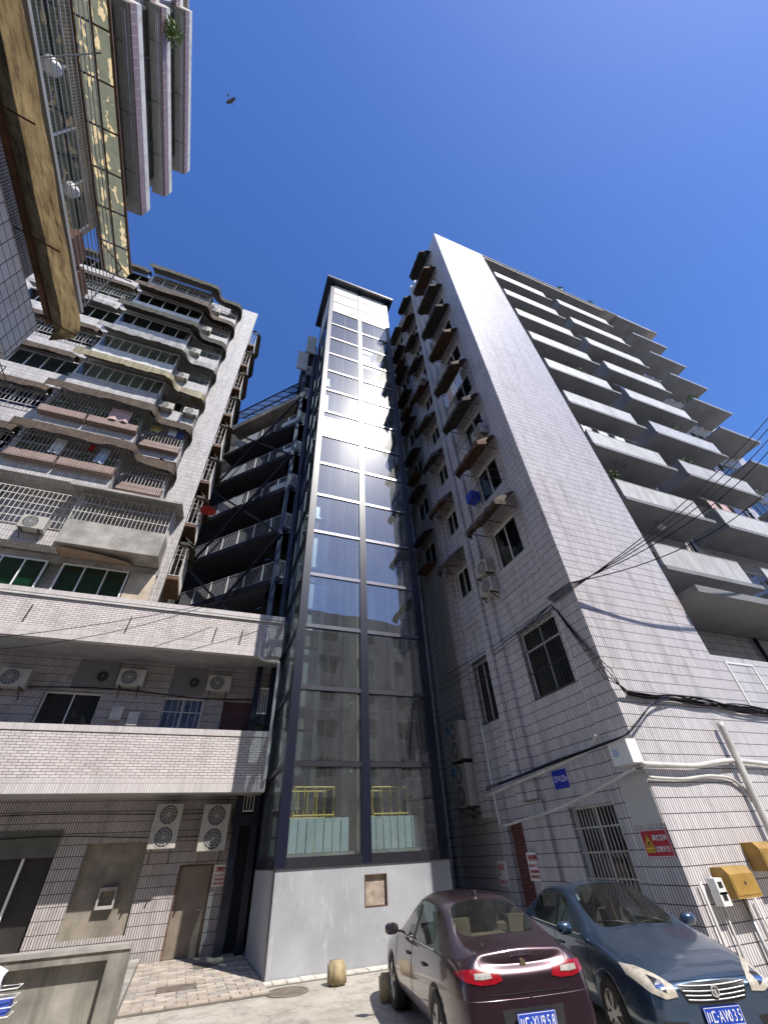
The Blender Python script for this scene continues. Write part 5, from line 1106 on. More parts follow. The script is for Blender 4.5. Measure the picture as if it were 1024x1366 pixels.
latin(RV, 'S', -13.53, 1.38, 0.22, 0.028, RED_INK, t)
# ---- junction box, cables and conduits
t = thing('junction_box', 'white plastic junction box with a blue wave mark at the wall corner', 'junction box', RV.P(-7.5, 0.1, 3.2))
q = MB(); RV.box(q, -7.74, -7.22, 0.1, 0.40, 3.20, 3.64); q.build('case', PAINT, t)
q = MB()
for i in range(3): q.tube(smooth_path([RV.P(-7.66+j*0.04, 0.403, 3.37+i*0.05+0.02*math.sin(j*2.2)) for j in range(5)], 3), 0.008, 5)
q.build('mark', mat('blue_mark', (0.05, 0.25, 0.6), 0.4), t)
def pipe(pts, r, name, m, label, cat='pipe', smooth=True, n=8):
    return one(MB().tube(smooth_path(pts, 5), r, n), name, m, label, cat, pts[0], smooth=smooth)
side = lambda pts, d=0.14: [onX(x, y, RX-d) for x, y in pts]
face = lambda pts, d=0.10: [onY(x, y, RY-d) for x, y in pts]
pipe(side([(645, 1063), (670, 1052), (690, 1043), (715, 1033), (740, 1022), (765, 1010), (787, 998), (795, 980)], 0.34), 0.045, 'conduit_pipe', PVC, 'thick grey-white conduit climbing across the shaded wall above the blue plate')
pipe(side([(668, 1103), (700, 1093), (735, 1082), (775, 1064), (805, 1048), (845, 1024)], 0.36), 0.035, 'conduit_pipe', PVC, 'thinner conduit sagging across the shaded wall below the blue plate')
pipe(side([(641, 965), (648, 1000), (655, 1040), (661, 1072), (668, 1104)], 0.32), 0.04, 'drain_pipe', PVC, 'upright white pipe beside the bricked doorway and twin fan units')
pipe(face([(856, 1019), (880, 1020), (925, 1021.6), (948, 1018), (970, 1014.8), (995, 1016), (1040, 1021)]), 0.05, 'conduit_pipe', PVC, 'thick wavy conduit running level across the lit end wall')
pipe(face([(866, 1037), (890, 1038.5), (912, 1039), (935, 1036), (949, 1035), (972, 1038), (985, 1046), (995, 1056), (1003, 1070)], 0.06), 0.03, 'conduit_pipe', PVC, 'thin conduit dipping toward the big drain pipe on the lit end wall')
pipe(face([(959, 964), (975, 996), (990, 1030), (1011, 1075), (1032, 1120), (1060, 1180)], 0.16), 0.075, 'drain_pipe', PVC, 'fat white drain pipe slanting down the lit end wall', n=12)
rnd = random.Random(11)
for i in range(14):
    o = [rnd.uniform(-6, 6) for _ in range(6)]
    pipe(face([(836, 924+o[0]*0.4), (865, 929+o[1]*0.5), (900, 931+o[2]*0.6), (940, 938+o[3]), (985, 944+o[4]), (1040, 953+o[5])], 0.05+0.02*(i % 4)), 0.013, 'cable', CABLE, 'black cable of the tangled bundle across the lit end wall', 'cable', n=6)['group'] = 'tangled bundle on the end wall'
for i in range(5):
    o = [rnd.uniform(-2, 2) for _ in range(6)]
    pipe(face([(885+i*2, 930+o[0]), (868+o[1], 940), (850+o[2], 963), (838+o[3], 977)], 0.12)+side([(826+o[4], 984), (790, 998+o[4]), (740, 1016+o[5]), (690, 1036+o[1]), (648, 1052+o[0])], 0.40+0.01*i), 0.013, 'cable', mat('blue_black_cable', (0.015, 0.02, 0.06), 0.5, var=0.3) if i % 2 else CABLE, 'dark cable bending round the corner above the junction box and down the shaded wall', 'cable', n=6)['group'] = 'cables round the corner'
A = onX(735, 806, RX-0.12)
for i, (xe, ye) in enumerate([(1032, 548), (1034, 560), (1036, 572), (1034, 590), (1036, 640)]):
    d = px(xe, ye).normalized(); e = Vector((0, 0, CAM_H))+d*20
    cn = onY(763, 786, RY-0.22)+Vector((0, 0, 0.05*i))
    one(MB().tube([A+Vector((0, 0.05*i-0.1, 0.06*i))]+sagging(cn, e, 0.30+0.08*i, 18), 0.014, 6), 'overhead_wire', CABLE, 'black overhead wire strung from the shaded wall past the balconies', 'cable', A, 'wires strung past the balconies')
for i in range(4):
    B = onY(836, 921+i*2, RY-0.10); cn = onX(806+i*3, 905-i*4, RX-0.18); one(MB().tube([A+Vector((-0.02, 0.03*i, -0.05*i))]+sagging(A.lerp(cn, 0.1), cn, 0.05*i, 8)+[onY(828, 915+i, RY-0.16), B], 0.010, 6), 'drop_wire', CABLE, 'thin drop wire from the barred window corner down to the bundle', 'cable', A, 'drop wires at the corner')
for i in range(3):
    B = onX(585, 905+i*9, RX-0.3); one(MB().tube(sagging(A, B, 0.1+0.05*i, 12), 0.010, 6), 'wall_wire', CABLE, 'thin wire along the shaded wall toward the glass shaft', 'cable', A, 'wires on the shaded wall')
for i, (a, b, yy) in enumerate([((0, 850), (420, 770), 14.8), ((0, 866), (300, 800), 15.2)]):
    one(MB().tube(sagging(onY(*a, yy), onY(*b, yy), 0.3, 14), 0.010, 6), 'overhead_wire', CABLE, ['thin slack wire hung before the upper brick band', 'second thin wire drooping before the brick band toward the stair galleries'][i], 'cable', onY(*a, yy))
# ---- gas meters, yellow boxes and risers at the foot of the end wall
YBOX = mat('yellow_meter_box', (0.34, 0.20, 0.035), 0.5, var=0.2, scale=4, dirt=(0.2, 0.14, 0.08), dirt_amt=0.5)
def meter_box(x0, x1, z0, z1, d, label):
    t = thing('meter_box', label, 'meter box', ((x0+x1)/2, RY-d/2, z0))
    q = MB().prism([(0.0, z0), (d, z0), (d, z1-0.10), (d-0.08, z1), (0.0, z1)], lambda a, b: (x0, RY-0.002-a, b), lambda a, b: (x1, RY-0.002-a, b)); q.build('case', YBOX, t)
    MB().box(x0+0.03, x1-0.03, RY-d-0.010, RY-d-0.0025, z0+0.04, z1-0.15).build('door', YBOX, t)
    MB().disc(((x0+x1)/2, RY-d-0.011, z0+0.2), (0, -1, 0), 0, 0.02, 0.01, 10).build('lock', IRON, t)
a, b = onY(965, 1157, RY-0.3), onY(1012, 1196, RY-0.3)
meter_box(a.x, b.x+0.08, b.z, a.z, 0.32, 'worn yellow meter box with slanted top above the pipes by the lit wall foot')
a, b = onY(1004, 1128, RY-0.3), onY(1036, 1166, RY-0.3)
meter_box(a.x+0.08, b.x+0.25, b.z+0.05, a.z+0.05, 0.32, 'second yellow meter box fixed higher near the fat drain pipe')
t = thing('gas_meter', 'pair of small white gas meters on the risers beside the yellow box', 'gas meter', onY(955, 1195, RY-0.15))
for (x, y, w, h) in ((955, 1182, 0.20, 0.22), (962, 1199, 0.22, 0.18)):
    c_ = onY(x, y, RY-0.14); MB().box(c_.x-w/2, c_.x+w/2, RY-0.22, RY-0.06, c_.z-h/2, c_.z+h/2).build('meter_case', PAINT, t)
    MB().box(c_.x-0.05, c_.x+0.05, RY-0.226, RY-0.2205, c_.z-0.02, c_.z+0.06).build('dial', BLACK, t)
for i, (xt, yt, r_) in enumerate([(932, 1176, 0.024), (946, 1168, 0.02), (974, 1160, 0.022), (990, 1198, 0.03), (1006, 1198, 0.02)]):
    p = onY(xt, yt, RY-0.07); one(MB().tube([(p.x, RY-0.07, p.z), (p.x, RY-0.07, 0.12), (p.x+0.02, RY-0.10, 0.06)], r_, 8), 'gas_riser', PVC if i != 3 else STEEL_G, ['thin white riser pipe at the tiled corner', 'white riser pipe feeding the small gas meters', 'white riser pipe beside the slanted yellow box', 'grey steel riser below the slanted yellow box', 'thin white riser between the two yellow boxes'][i], 'pipe', (p.x, RY-0.07, 0.06), smooth=True)
for i in range(2):
    pipe([(9.0, RY-0.16-0.1*i, 0.09+0.05*i), (11, RY-0.16-0.1*i, 0.09+0.05*i), (14, RY-0.2-0.1*i, 0.09)], 0.05, 'ground_pipe', PVC, ['white pipe lying along the foot of the lit end wall', 'second white pipe lying outside the first along the wall foot'][i])
q = MB().box(9.1, 14, RY-0.55, RY-0.36, 0.004, 0.12); one(q, 'kerb_stone', CONC, 'narrow concrete kerb along the foot of the lit end wall', 'kerb', (11, RY-0.45, 0))
# ================================================================== cars
def paint(name, col, flake, rough=0.28, dust_sheen=0.25):
    m, nt, b = _new(name); p = pos(nt)
    lw_ = N(nt, 'ShaderNodeLayerWeight'); lw_.inputs[0].default_value = 0.35
    c = mix(nt, col, flake, lw_.outputs['Facing'])
    tc = N(nt, 'ShaderNodeNewGeometry'); sn = N(nt, 'ShaderNodeSeparateXYZ'); nt.links.new(tc.outputs['Normal'], sn.inputs[0])
    up_ = ramp(nt, sn.outputs[2], [(0.2, (0.25,)*3), (0.95, (1, 1, 1))]).outputs[0]
    f = mix(nt, (0, 0, 0), up_, ramp(nt, noise(nt, 4.0, 6, p, 0.65), [(0.3, (dust_sheen*0.45,)*3), (0.7, (dust_sheen,)*3)]).outputs[0])
    c = mix(nt, c, (0.30, 0.27, 0.23), f)
    nt.links.new(c, b.inputs['Base Color']); b.inputs['Metallic'].default_value = 0.55; b.inputs['Roughness'].default_value = rough
    b.inputs['Coat Weight'].default_value = 1.0; b.inputs['Coat Roughness'].default_value = 0.06
    return m
MAROON = paint('maroon_metallic_paint', (0.032, 0.012, 0.021), (0.055, 0.024, 0.040), dust_sheen=0.14)
BLUE = paint('blue_metallic_paint', (0.024, 0.060, 0.120), (0.038, 0.090, 0.165), dust_sheen=0.16)
TYRE = mat('tyre_rubber', (0.022, 0.021, 0.02), 0.85, var=0.2, scale=9, bmp=0.2, dirt=(0.12, 0.10, 0.08), dirt_amt=0.4)
ALLOY = mat('alloy_wheel', (0.50, 0.50, 0.50), 0.32, metal=0.9, var=0.15, scale=6, dirt=(0.12, 0.10, 0.08), dirt_amt=0.4)
CHROME = mat('chrome_trim', (0.75, 0.75, 0.76), 0.10, metal=1.0, var=0.04)
LAMP_R = mat('red_lamp_lens', (0.26, 0.005, 0.012), 0.2, var=0.3, scale=24, coat=0.6)
LAMP_W = mat('clear_lamp_lens', (0.34, 0.32, 0.30), 0.3, var=0.35, scale=30, coat=0.3)
LAMP_H = mat('hazed_headlamp_lens', (0.50, 0.46, 0.38), 0.16, var=0.3, scale=13, coat=1.0)
PLATE = mat('plate_blue', (0.012, 0.055, 0.42), 0.4, var=0.05)
SEAT = mat('seat_fabric', (0.10, 0.095, 0.09), 0.8, var=0.2, scale=5); TAN = mat('tan_seat_fabric', (0.28, 0.22, 0.15), 0.8, var=0.2, scale=5)
DASH = mat('dashboard_plastic', (0.07, 0.07, 0.068), 0.7, var=0.2, scale=6)
GAP = mat('panel_gap', (0.006, 0.006, 0.007), 0.9, var=0.1)
def make_car(label, cname, base, heading, pm, S, spokes):
    """sedan from a control cage: x forward, y left, z up; S holds its stations"""
    root = thing('parked_car', label, 'car', base)
    root.rotation_euler.z = heading
    st = S['stations']; n = len(st[0])
    verts = []; faces = []; fm = []
    idx = {}
    for i, ring in enumerate(st):
        for j, (x, y, z) in enumerate(ring):
            idx[i, j, 1] = len(verts); verts.append((x, y, z))
            if y < 1e-6: idx[i, j, -1] = idx[i, j, 1]
            else: idx[i, j, -1] = len(verts); verts.append((x, -y, z))
    for i in range(len(st)-1):
        for j in range(n-1):
            g = 1 if (i, j) in S['glass'] else 0
            for s in (1, -1):
                q = [idx[i, j, s], idx[i+1, j, s], idx[i+1, j+1, s], idx[i, j+1, s]]
                q = list(dict.fromkeys(q))
                faces.append(q if s > 0 else q[::-1]); fm.append(g)
    for i in (0, len(st)-1):
        for j in range(n-1):
            q = list(dict.fromkeys([idx[i, j, 1], idx[i, j+1, 1], idx[i, j+1, -1], idx[i, j, -1]]))
            if len(q) > 2: faces.append(q if i == 0 else q[::-1]); fm.append(0)
    me = bpy.data.meshes.new('cage'); me.from_pydata(verts, [], faces)
    for p_, g in zip(me.polygons, fm): p_.material_index = g; p_.use_smooth = True
    me.materials.append(pm); me.materials.append(GLASS_C)
    bmx = bmesh.new(); bmx.from_mesh(me); bmesh.ops.recalc_face_normals(bmx, faces=bmx.faces)
    cl = bmx.edges.layers.float.get('crease_edge') or bmx.edges.layers.float.new('crease_edge')
    gl_e = {}
    for e in bmx.edges:
        ms_ = {f.material_index for f in e.link_faces}
        if len(ms_) == 2: e[cl] = 0.55
    bmx.to_mesh(me); bmx.free()
    tmp = bpy.data.objects.new('cage', me); C.objects.link(tmp)
    ss = tmp.modifiers.new('s', 'SUBSURF'); ss.levels = 3; ss.render_levels = 3
    cutters = []
    for xw in S['wheels']:
        cb = bmesh.new(); bmesh.ops.create_cone(cb, cap_ends=True, segments=48, radius1=S['arch'], radius2=S['arch'], depth=0.42)
        cm_ = bpy.data.meshes.new('cut'); 
        for s in (1, -1):
            pass
        cb.to_mesh(cm_); cb.free()
        for s in (1, -1):
            co = bpy.data.objects.new('cut', cm_); C.objects.link(co); co.rotation_euler.x = math.pi/2; co.location = (xw, s*(S['w']-0.12), S['rw']+0.01)
            bo = tmp.modifiers.new('b', 'BOOLEAN'); bo.object = co; bo.operation = 'DIFFERENCE'; bo.solver = 'EXACT'; cutters.append(co)
    bpy.context.view_layer.update()
    dg = bpy.context.evaluated_depsgraph_get(); ev = bpy.data.meshes.new_from_object(tmp.evaluated_get(dg))
    for o in [tmp]+cutters: bpy.data.objects.remove(o)
    bmx = bmesh.new(); bmx.from_mesh(ev)
    bvh = BVHTree.FromBMesh(bmx)
    def sub(fs, name, m, parent):
        vm = {}; vs = []; out = []
        for f in fs:
            q = []
            for v in f.verts:
                if v.index not in vm: vm[v.index] = len(vs); vs.append(v.co.copy())
                q.append(vm[v.index])
            out.append(q)
        mm = bpy.data.meshes.new(name); mm.from_pydata(vs, [], out); mm.materials.append(m)
        for p_ in mm.polygons: p_.use_smooth = True
        ob = bpy.data.objects.new(name, mm); C.objects.link(ob); ob.parent = parent; return ob
    bmx.faces.ensure_lookup_table(); bmx.verts.index_update()
    body = sub([f for f in bmx.faces if f.material_index != 1], 'body', pm, root)
    rest = {f for f in bmx.faces if f.material_index == 1}
    while rest:
        f0 = rest.pop(); comp = [f0]; stack = [f0]
        while stack:
            f = stack.pop()
            for e in f.edges:
                for g in e.link_faces:
                    if g in rest: rest.discard(g); comp.append(g); stack.append(g)
        c = sum((f.calc_center_median() for f in comp), Vector())/len(comp)
        nm = 'windscreen' if c.x > 0.45 and abs(c.y) < 0.1 else 'rear_window' if c.x < -0.9 and abs(c.y) < 0.1 else 'side_window'
        sub(comp, nm, GLASS_C, root)
    bmx.free()
    def build(mb, name, m, parent=root, smooth=False): return mb.build(name, m, parent, smooth, org=Vector((0, 0, 0)))
    def hit(p, d, off):
        p = Vector(p); d = Vector(d)
        loc, nrm, _, _ = bvh.ray_cast(p, d)
        if loc is None: return None
        if nrm.dot(d) > 0: nrm = -nrm
        return loc+nrm*off
    def patch(top, bot, axis, name, m, off=0.006, parent=root, rows=8, cols=16):
        """panel that follows the body: top and bottom edges given in the plane the axis looks along"""
        if axis[0]: mk = lambda a, b: ((-3.2 if axis[0] > 0 else 3.2), a, b)
        else: mk = lambda a, b: (a, (-2 if axis[1] > 0 else 2), b)
        def along(pts, t):
            k = t*(len(pts)-1); i = min(int(k), len(pts)-2); f = k-i
            return pts[i][0]*(1-f)+pts[i+1][0]*f, pts[i][1]*(1-f)+pts[i+1][1]*f
        g = []; g0 = []
        for r_ in range(rows+1):
            row = []; row0 = []
            for c_ in range(cols+1):
                a = along(top, c_/cols); b = along(bot, c_/cols); t = r_/rows
                q = mk(a[0]*(1-t)+b[0]*t, a[1]*(1-t)+b[1]*t)
                h = hit(q, axis, off); h0 = hit(q, axis, -0.01)
                if h is None: h = row[-1] if row else (g[-1][c_] if g else Vector(q)); h0 = h
                row.append(h); row0.append(h0)
            g.append(row); g0.append(row0)
        mb = MB().grid(g)
        edge = [g[0], g[-1], [r_[0] for r_ in g], [r_[-1] for r_ in g]]; edge0 = [g0[0], g0[-1], [r_[0] for r_ in g0], [r_[-1] for r_ in g0]]
        for e, e0 in zip(edge, edge0): mb.grid([e, e0])
        return build(mb, name, m, parent, True)
    def line(pts, axis, name, m=GAP, r_=0.004, off=0.0, parent=body, n=26):
        P = smooth_path([Vector((a, b, 0)) for a, b in pts], n); out = []
        for q in P:
            h = hit(((-3.2 if axis[0] > 0 else 3.2), q.x, q.y) if axis[0] else (q.x, (-2 if axis[1] > 0 else 2), q.y), axis, off) if axis[0] or axis[1] else hit((q.x, q.y, 3), (0, 0, -1), off)
            if h is not None and (not out or (h-out[-1]).length < 0.25): out.append(h)
        if len(out) > 1: build(MB().tube(out, r_, 6), name, m, parent, True)
    # wheels
    for xw in S['wheels']:
        for s in (1, -1):
            yc = s*(S['w']-0.115); rw = S['rw']; wt = bpy.data.objects.new('wheel', None)
            prof = [(-0.10, rw*0.66), (-0.105, rw*0.80), (-0.10, rw*0.94), (-0.075, rw), (0.075, rw), (0.10, rw*0.94), (0.105, rw*0.80), (0.10, rw*0.66)]
            def lathe(pr, nseg=40):
                mb = MB(); rr = []
                for k in range(nseg+1):
                    a = 2*math.pi*k/nseg; rr.append([Vector((xw+q*math.cos(a), yc+o, rw+q*math.sin(a))) for o, q in pr])
                return mb.grid(rr)
            wo_ = build(lathe(prof), 'wheel', TYRE, root, True)
            o_ = s*0.07
            rim = lathe([(o_*1.30, rw*0.67), (o_*1.30, rw*0.63), (o_*0.5, rw*0.60), (-o_, rw*0.60)])
            build(rim, 'rim', ALLOY, wo_, True)
            sp_ = MB()
            for k in range(spokes):
                a = 2*math.pi*k/spokes+0.3
                for da in (-0.13, 0.13):
                    c0 = Vector((xw+0.05*math.cos(a), yc+o_*1.25, rw+0.05*math.sin(a))); c1 = Vector((xw+rw*0.63*math.cos(a+da), yc+o_*1.2, rw+rw*0.63*math.sin(a+da)))
                    sp_.bar(c0, c1, 0.038, 0.03, up=(0, 1, 0))
            sp_.disc((xw, yc+o_*1.1, rw), (0, s, 0), 0, 0.06, 0.025, 16); build(sp_, 'spokes', ALLOY, wo_)
            build(MB().disc((xw, yc+o_*0.3, rw), (0, s, 0), 0, rw*0.5, 0.01, 24), 'brake_disc', STEEL_G, wo_)
            build(MB().tube([(xw, yc-s*0.16, rw), (xw, yc-s*0.12, rw)], S['arch']-0.004, 40), 'wheel_well', GAP, root)
    # mirrors
    for s in (1, -1):
        mp_ = Vector((S['mirror'][0], s*S['mirror'][1], S['mirror'][2]))
        mb = MB(); rr = []
        for k in range(9):
            a = math.pi*k/8; rr.append([mp_+Vector((0.07*math.cos(t)*math.sin(a)+0.02*math.sin(a), s*(-0.115*math.cos(a)), 0.075*math.sin(t)*math.sin(a)**0.6)) for t in [2*math.pi*q/14 for q in range(15)]])
        mb.grid(rr); mo = build(mb, 'mirror', pm, root, True)
        build(MB().bar(mp_+Vector((0, -s*0.2, -0.045)), mp_+Vector((0, -s*0.06, -0.02)), 0.05, 0.03), 'mirror_arm', BLACK, mo)
        build(MB().disc(mp_+Vector((-0.055, 0, 0)), (-1, 0, 0), 0, 0.062, 0.006, 20), 'mirror_glass', CHROME, mo)
    # cabin
    build(MB().box(-1.75, 1.15, -S['w']*0.80, S['w']*0.80, 0.30, 0.36), 'cabin_floor', DASH)
    db = MB(); yw = S['w']*0.78
    db.prism([(0.55, 0.55), (0.62, 0.86), (0.85, 0.92), (1.15, 0.90), (1.15, 0.50)], lambda a, b: (a, -yw, b), lambda a, b: (a, yw, b)); build(db, 'dashboard', DASH)
    sw_ = MB(); cw = Vector((0.48, S['w']*0.40, 0.86)); ax = Vector((-0.85, 0, 0.5)).normalized(); e1 = Vector((0, 1, 0)); e2 = ax.cross(e1)
    sw_.tube([cw+e1*0.18*math.cos(2*math.pi*k/28)+e2*0.18*math.sin(2*math.pi*k/28) for k in range(29)], 0.016, 8); sw_.bar(cw-e1*0.17, cw+e1*0.17, 0.04, 0.02); so2 = build(sw_, 'steering_wheel', BLACK, root, True)
    sm_ = S.get('seat', SEAT)
    for xs, ys in ((0.0, 0.38), (0.0, -0.38), (-0.95, 0.0)):
        ww = 0.26 if ys else 0.66
        q = MB(); q.prism([(xs-0.28, 0.36), (xs+0.30, 0.36), (xs+0.30, 0.58), (xs-0.14, 0.56), (xs-0.34, 1.10), (xs-0.44, 1.08), (xs-0.34, 0.5)], lambda a, b: (a, ys-ww, b), lambda a, b: (a, ys+ww, b)); sb_ = build(q, 'seat', sm_)
        for yy in ([ys] if ys else [-0.4, 0.4]): build(MB().box(xs-0.47, xs-0.37, yy-0.12, yy+0.12, 1.09, 1.26), 'headrest', sm_, sb_)
    build(MB().box(-1.78, -1.30, -S['w']*0.70, S['w']*0.70, S['shelf']-0.03, S['shelf']), 'parcel_shelf', DASH)
    # shut lines, sill, handles
    for s in (1, -1):
        ax_ = (0, -s, 0)
        zb_ = 0.33; zt_ = S['beltz']
        for pts in ([(0.98, zb_), (0.99, 0.6), (0.95, zt_-0.02)], [(-0.10, zb_), (-0.12, 0.6), (-0.16, zt_)], [(-1.05, 0.46), (-0.98, 0.66), (-1.12, zt_-0.02)]): line(pts, ax_, 'door_line', off=0.0)
        line([(1.0, zb_), (0.4, zb_-0.01), (-0.4, zb_-0.01), (-0.98, zb_+0.02)], ax_, 'door_line')
        for xh in (0.05, -0.92):
            h = hit((xh, s*2, zt_-0.13), ax_, 0.02)
            if h: build(MB().tube([h+Vector((0.10, -s*0.01, 0)), h+Vector((0.06, s*0.012, 0)), h+Vector((-0.06, s*0.012, 0)), h+Vector((-0.10, -s*0.01, 0))], 0.014, 8), 'door_handle', S.get('handle', pm), root, True)
        line([(0.75, zt_+0.012), (0.2, zt_+0.02), (-0.6, zt_+0.03), (-1.28, zt_+0.04)], ax_, 'window_trim', CHROME, 0.009, 0.002)
        # pillar between the doors
        patch([(-0.10, zt_+0.01), (-0.20, zt_+0.01)], [(-0.12, S['railz']), (-0.22, S['railz'])], ax_, 'door_pillar', BLACK, 0.004, rows=8, cols=3)
    return root, dict(build=build, hit=hit, patch=patch, line=line, body=body)
def plate(car, k, x, z, n, text, tilt=0.0):
    """blue number plate with a thin white border and its characters"""
    Wp = Wall((x, 0), (0, -n), (n, 0)) if True else None
    def P(u, d, zz): return Vector((x+n*d, -n*u*-1 if False else u*(1 if n < 0 else 1)*(-n), zz))
    u_ = lambda u: u
    PW2 = Wall((x, 0), (0, n), (n, 0))       # u to the viewer's right when facing the plate
    PW2.u = Vector((0, n, 0))
    t = k['build'](PW2_box(PW2, -0.22, 0.22, 0, 0.012, z, z+0.14), 'number_plate', PLATE, car)
    q = MB()
    for a in ((-0.216, 0.216, z+0.004, z+0.008), (-0.216, 0.216, z+0.132, z+0.136), (-0.216, -0.212, z+0.0081, z+0.1319), (0.212, 0.216, z+0.0081, z+0.1319)): PW2.box(q, a[0], a[1], 0.0121, 0.0135, a[2], a[3])
    k['build'](q, 'plate_border', WH_INK, t)
    s = stroke_text(PW2, '川', -0.205, z+0.027, 0.085, 0.0135, 0.010); s.build('plate_character', WH_INK, t, org=Vector((0, 0, 0)))
    ORG[t.name] = Vector((0, 0, 0))
    latin(PW2, text[0], -0.145, z+0.027, 0.09, 0.0125, WH_INK, t, 'plate_character', 0.62)
    k['build'](MB().disc(PW2.P(-0.076, 0.0122, z+0.07), PW2.n, 0, 0.007, 0.002, 10), 'plate_dot', WH_INK, t)
    for i, ch in enumerate(text[1:]): latin(PW2, ch, -0.060+i*0.056, z+0.027, 0.09, 0.0125, WH_INK, t, 'plate_character', 0.62)
    return t
def PW2_box(W_, *a):
    mb = MB(); W_.box(mb, *a); return mb
def rings(L, w, spec):
    """spec rows: x_low, x_belt, x_top, zb, zlow, zmid, belt, ztop, wlow, wbelt, y6, y7, z6"""
    out = []
    for (xl, xb, xt, zb, zm, zbelt, z5, z6, z7, z8, wf, y5, y6, y7, y8) in spec:
        out.append([(xl, 0, zb), (xl, w*wf*0.80, zb), (xl, w*wf*0.965, zb+0.10), (xl*0.5+xb*0.5, w*wf, zm), (xb, w*wf*0.965, zbelt), (xb, w*y5, z5), (xt, w*y6, z6), (xt, w*y7, z7), (xt, w*y8, z8), (xt, 0, z8+0.012)])
    return out
# stations front to back: hood, cowl, header, B, rear header, rear glass foot, boot, tail
def sedan(L, w, roof, hood_f, hood_r, deck, nose):
    h = L/2
    sp_ = [
     # xl     xb      xt      zb    zm    zbelt  z5     z6     z7     z8    wf    y5    y6    y7    y8
     (h-0.06, h-0.05, h-0.06, 0.24, 0.44, 0.60, 0.63, 0.645, 0.65, 0.655, 0.70, 0.64, 0.50, 0.40, 0.20),
     (h-0.02, h-0.03, h-0.08, 0.22, 0.44, 0.62, 0.66, 0.68, 0.69, 0.70, 0.80, 0.72, 0.56, 0.44, 0.22),
     (h-0.20, h-0.22, h-0.26, 0.20, 0.46, 0.67, hood_f-0.03, hood_f, hood_f+0.01, hood_f+0.02, 0.93, 0.85, 0.66, 0.52, 0.26),
     (h-0.55, h-0.55, h-0.55, 0.20, 0.50, 0.74, hood_f+0.07, hood_f+0.11, hood_f+0.12, hood_f+0.13, 0.99, 0.90, 0.72, 0.60, 0.30),
     (1.30, 1.30, 1.30, 0.20, 0.54, 0.83, hood_r-0.06, hood_r-0.03, hood_r-0.02, hood_r-0.005, 1.0, 0.91, 0.76, 0.66, 0.33),
     (0.90, 0.95, 1.02, 0.20, 0.56, 0.88, hood_r-0.015, hood_r+0.01, hood_r+0.03, hood_r+0.045, 1.0, 0.92, 0.82, 0.76, 0.40),
     (0.30, 0.35, 0.12, 0.20, 0.56, 0.90, 0.945, roof-0.105, roof-0.055, roof-0.015, 1.0, 0.915, 0.675, 0.61, 0.32),
     (-0.15, -0.15, -0.30, 0.20, 0.56, 0.91, 0.955, roof-0.085, roof-0.035, roof-0.003, 1.0, 0.915, 0.675, 0.61, 0.32),
     (-0.85, -0.85, -0.90, 0.20, 0.57, 0.93, 0.98, roof-0.115, roof-0.065, roof-0.03, 1.0, 0.91, 0.665, 0.60, 0.32),
     (-1.25, -1.32, -1.12, 0.20, 0.58, 0.945, 1.0, roof-0.165, roof-0.11, roof-0.07, 1.0, 0.905, 0.66, 0.59, 0.31),
     (-1.60, -1.72, -1.80, 0.21, 0.60, 0.95, 1.005, deck+0.035, deck+0.045, deck+0.06, 0.99, 0.895, 0.76, 0.66, 0.34),
     (-h+0.42, -h+0.42, -h+0.40, 0.23, 0.60, 0.93, 0.985, deck+0.005, deck+0.015, deck+0.025, 0.975, 0.875, 0.72, 0.60, 0.30),
     (-h+0.14, -h+0.16, -h+0.17, 0.26, 0.58, 0.88, 0.955, deck-0.015, deck-0.005, deck+0.008, 0.92, 0.82, 0.66, 0.55, 0.28),
     (-h+0.03, -h+0.09, -h+0.15, 0.28, 0.52, 0.80, 0.92, deck-0.06, deck-0.05, deck-0.04, 0.85, 0.75, 0.60, 0.50, 0.25),
     (-h+0.02, -h+0.06, -h+0.13, 0.32, 0.50, 0.76, 0.86, deck-0.13, deck-0.12, deck-0.11, 0.76, 0.66, 0.52, 0.42, 0.2),
    ]
    return rings(L, w, sp_)
GL_SET = {(5, 7), (5, 8), (9, 7), (9, 8)} | {(i, 5) for i in (6, 7, 8)}
def place(front, hd, L, at_front):
    """base point (ground under the middle of the car) from the place of its front or rear"""
    d = Vector((math.cos(hd), math.sin(hd), 0)); return Vector((front[0], front[1], 0))+d*(-L/2 if at_front else L/2)
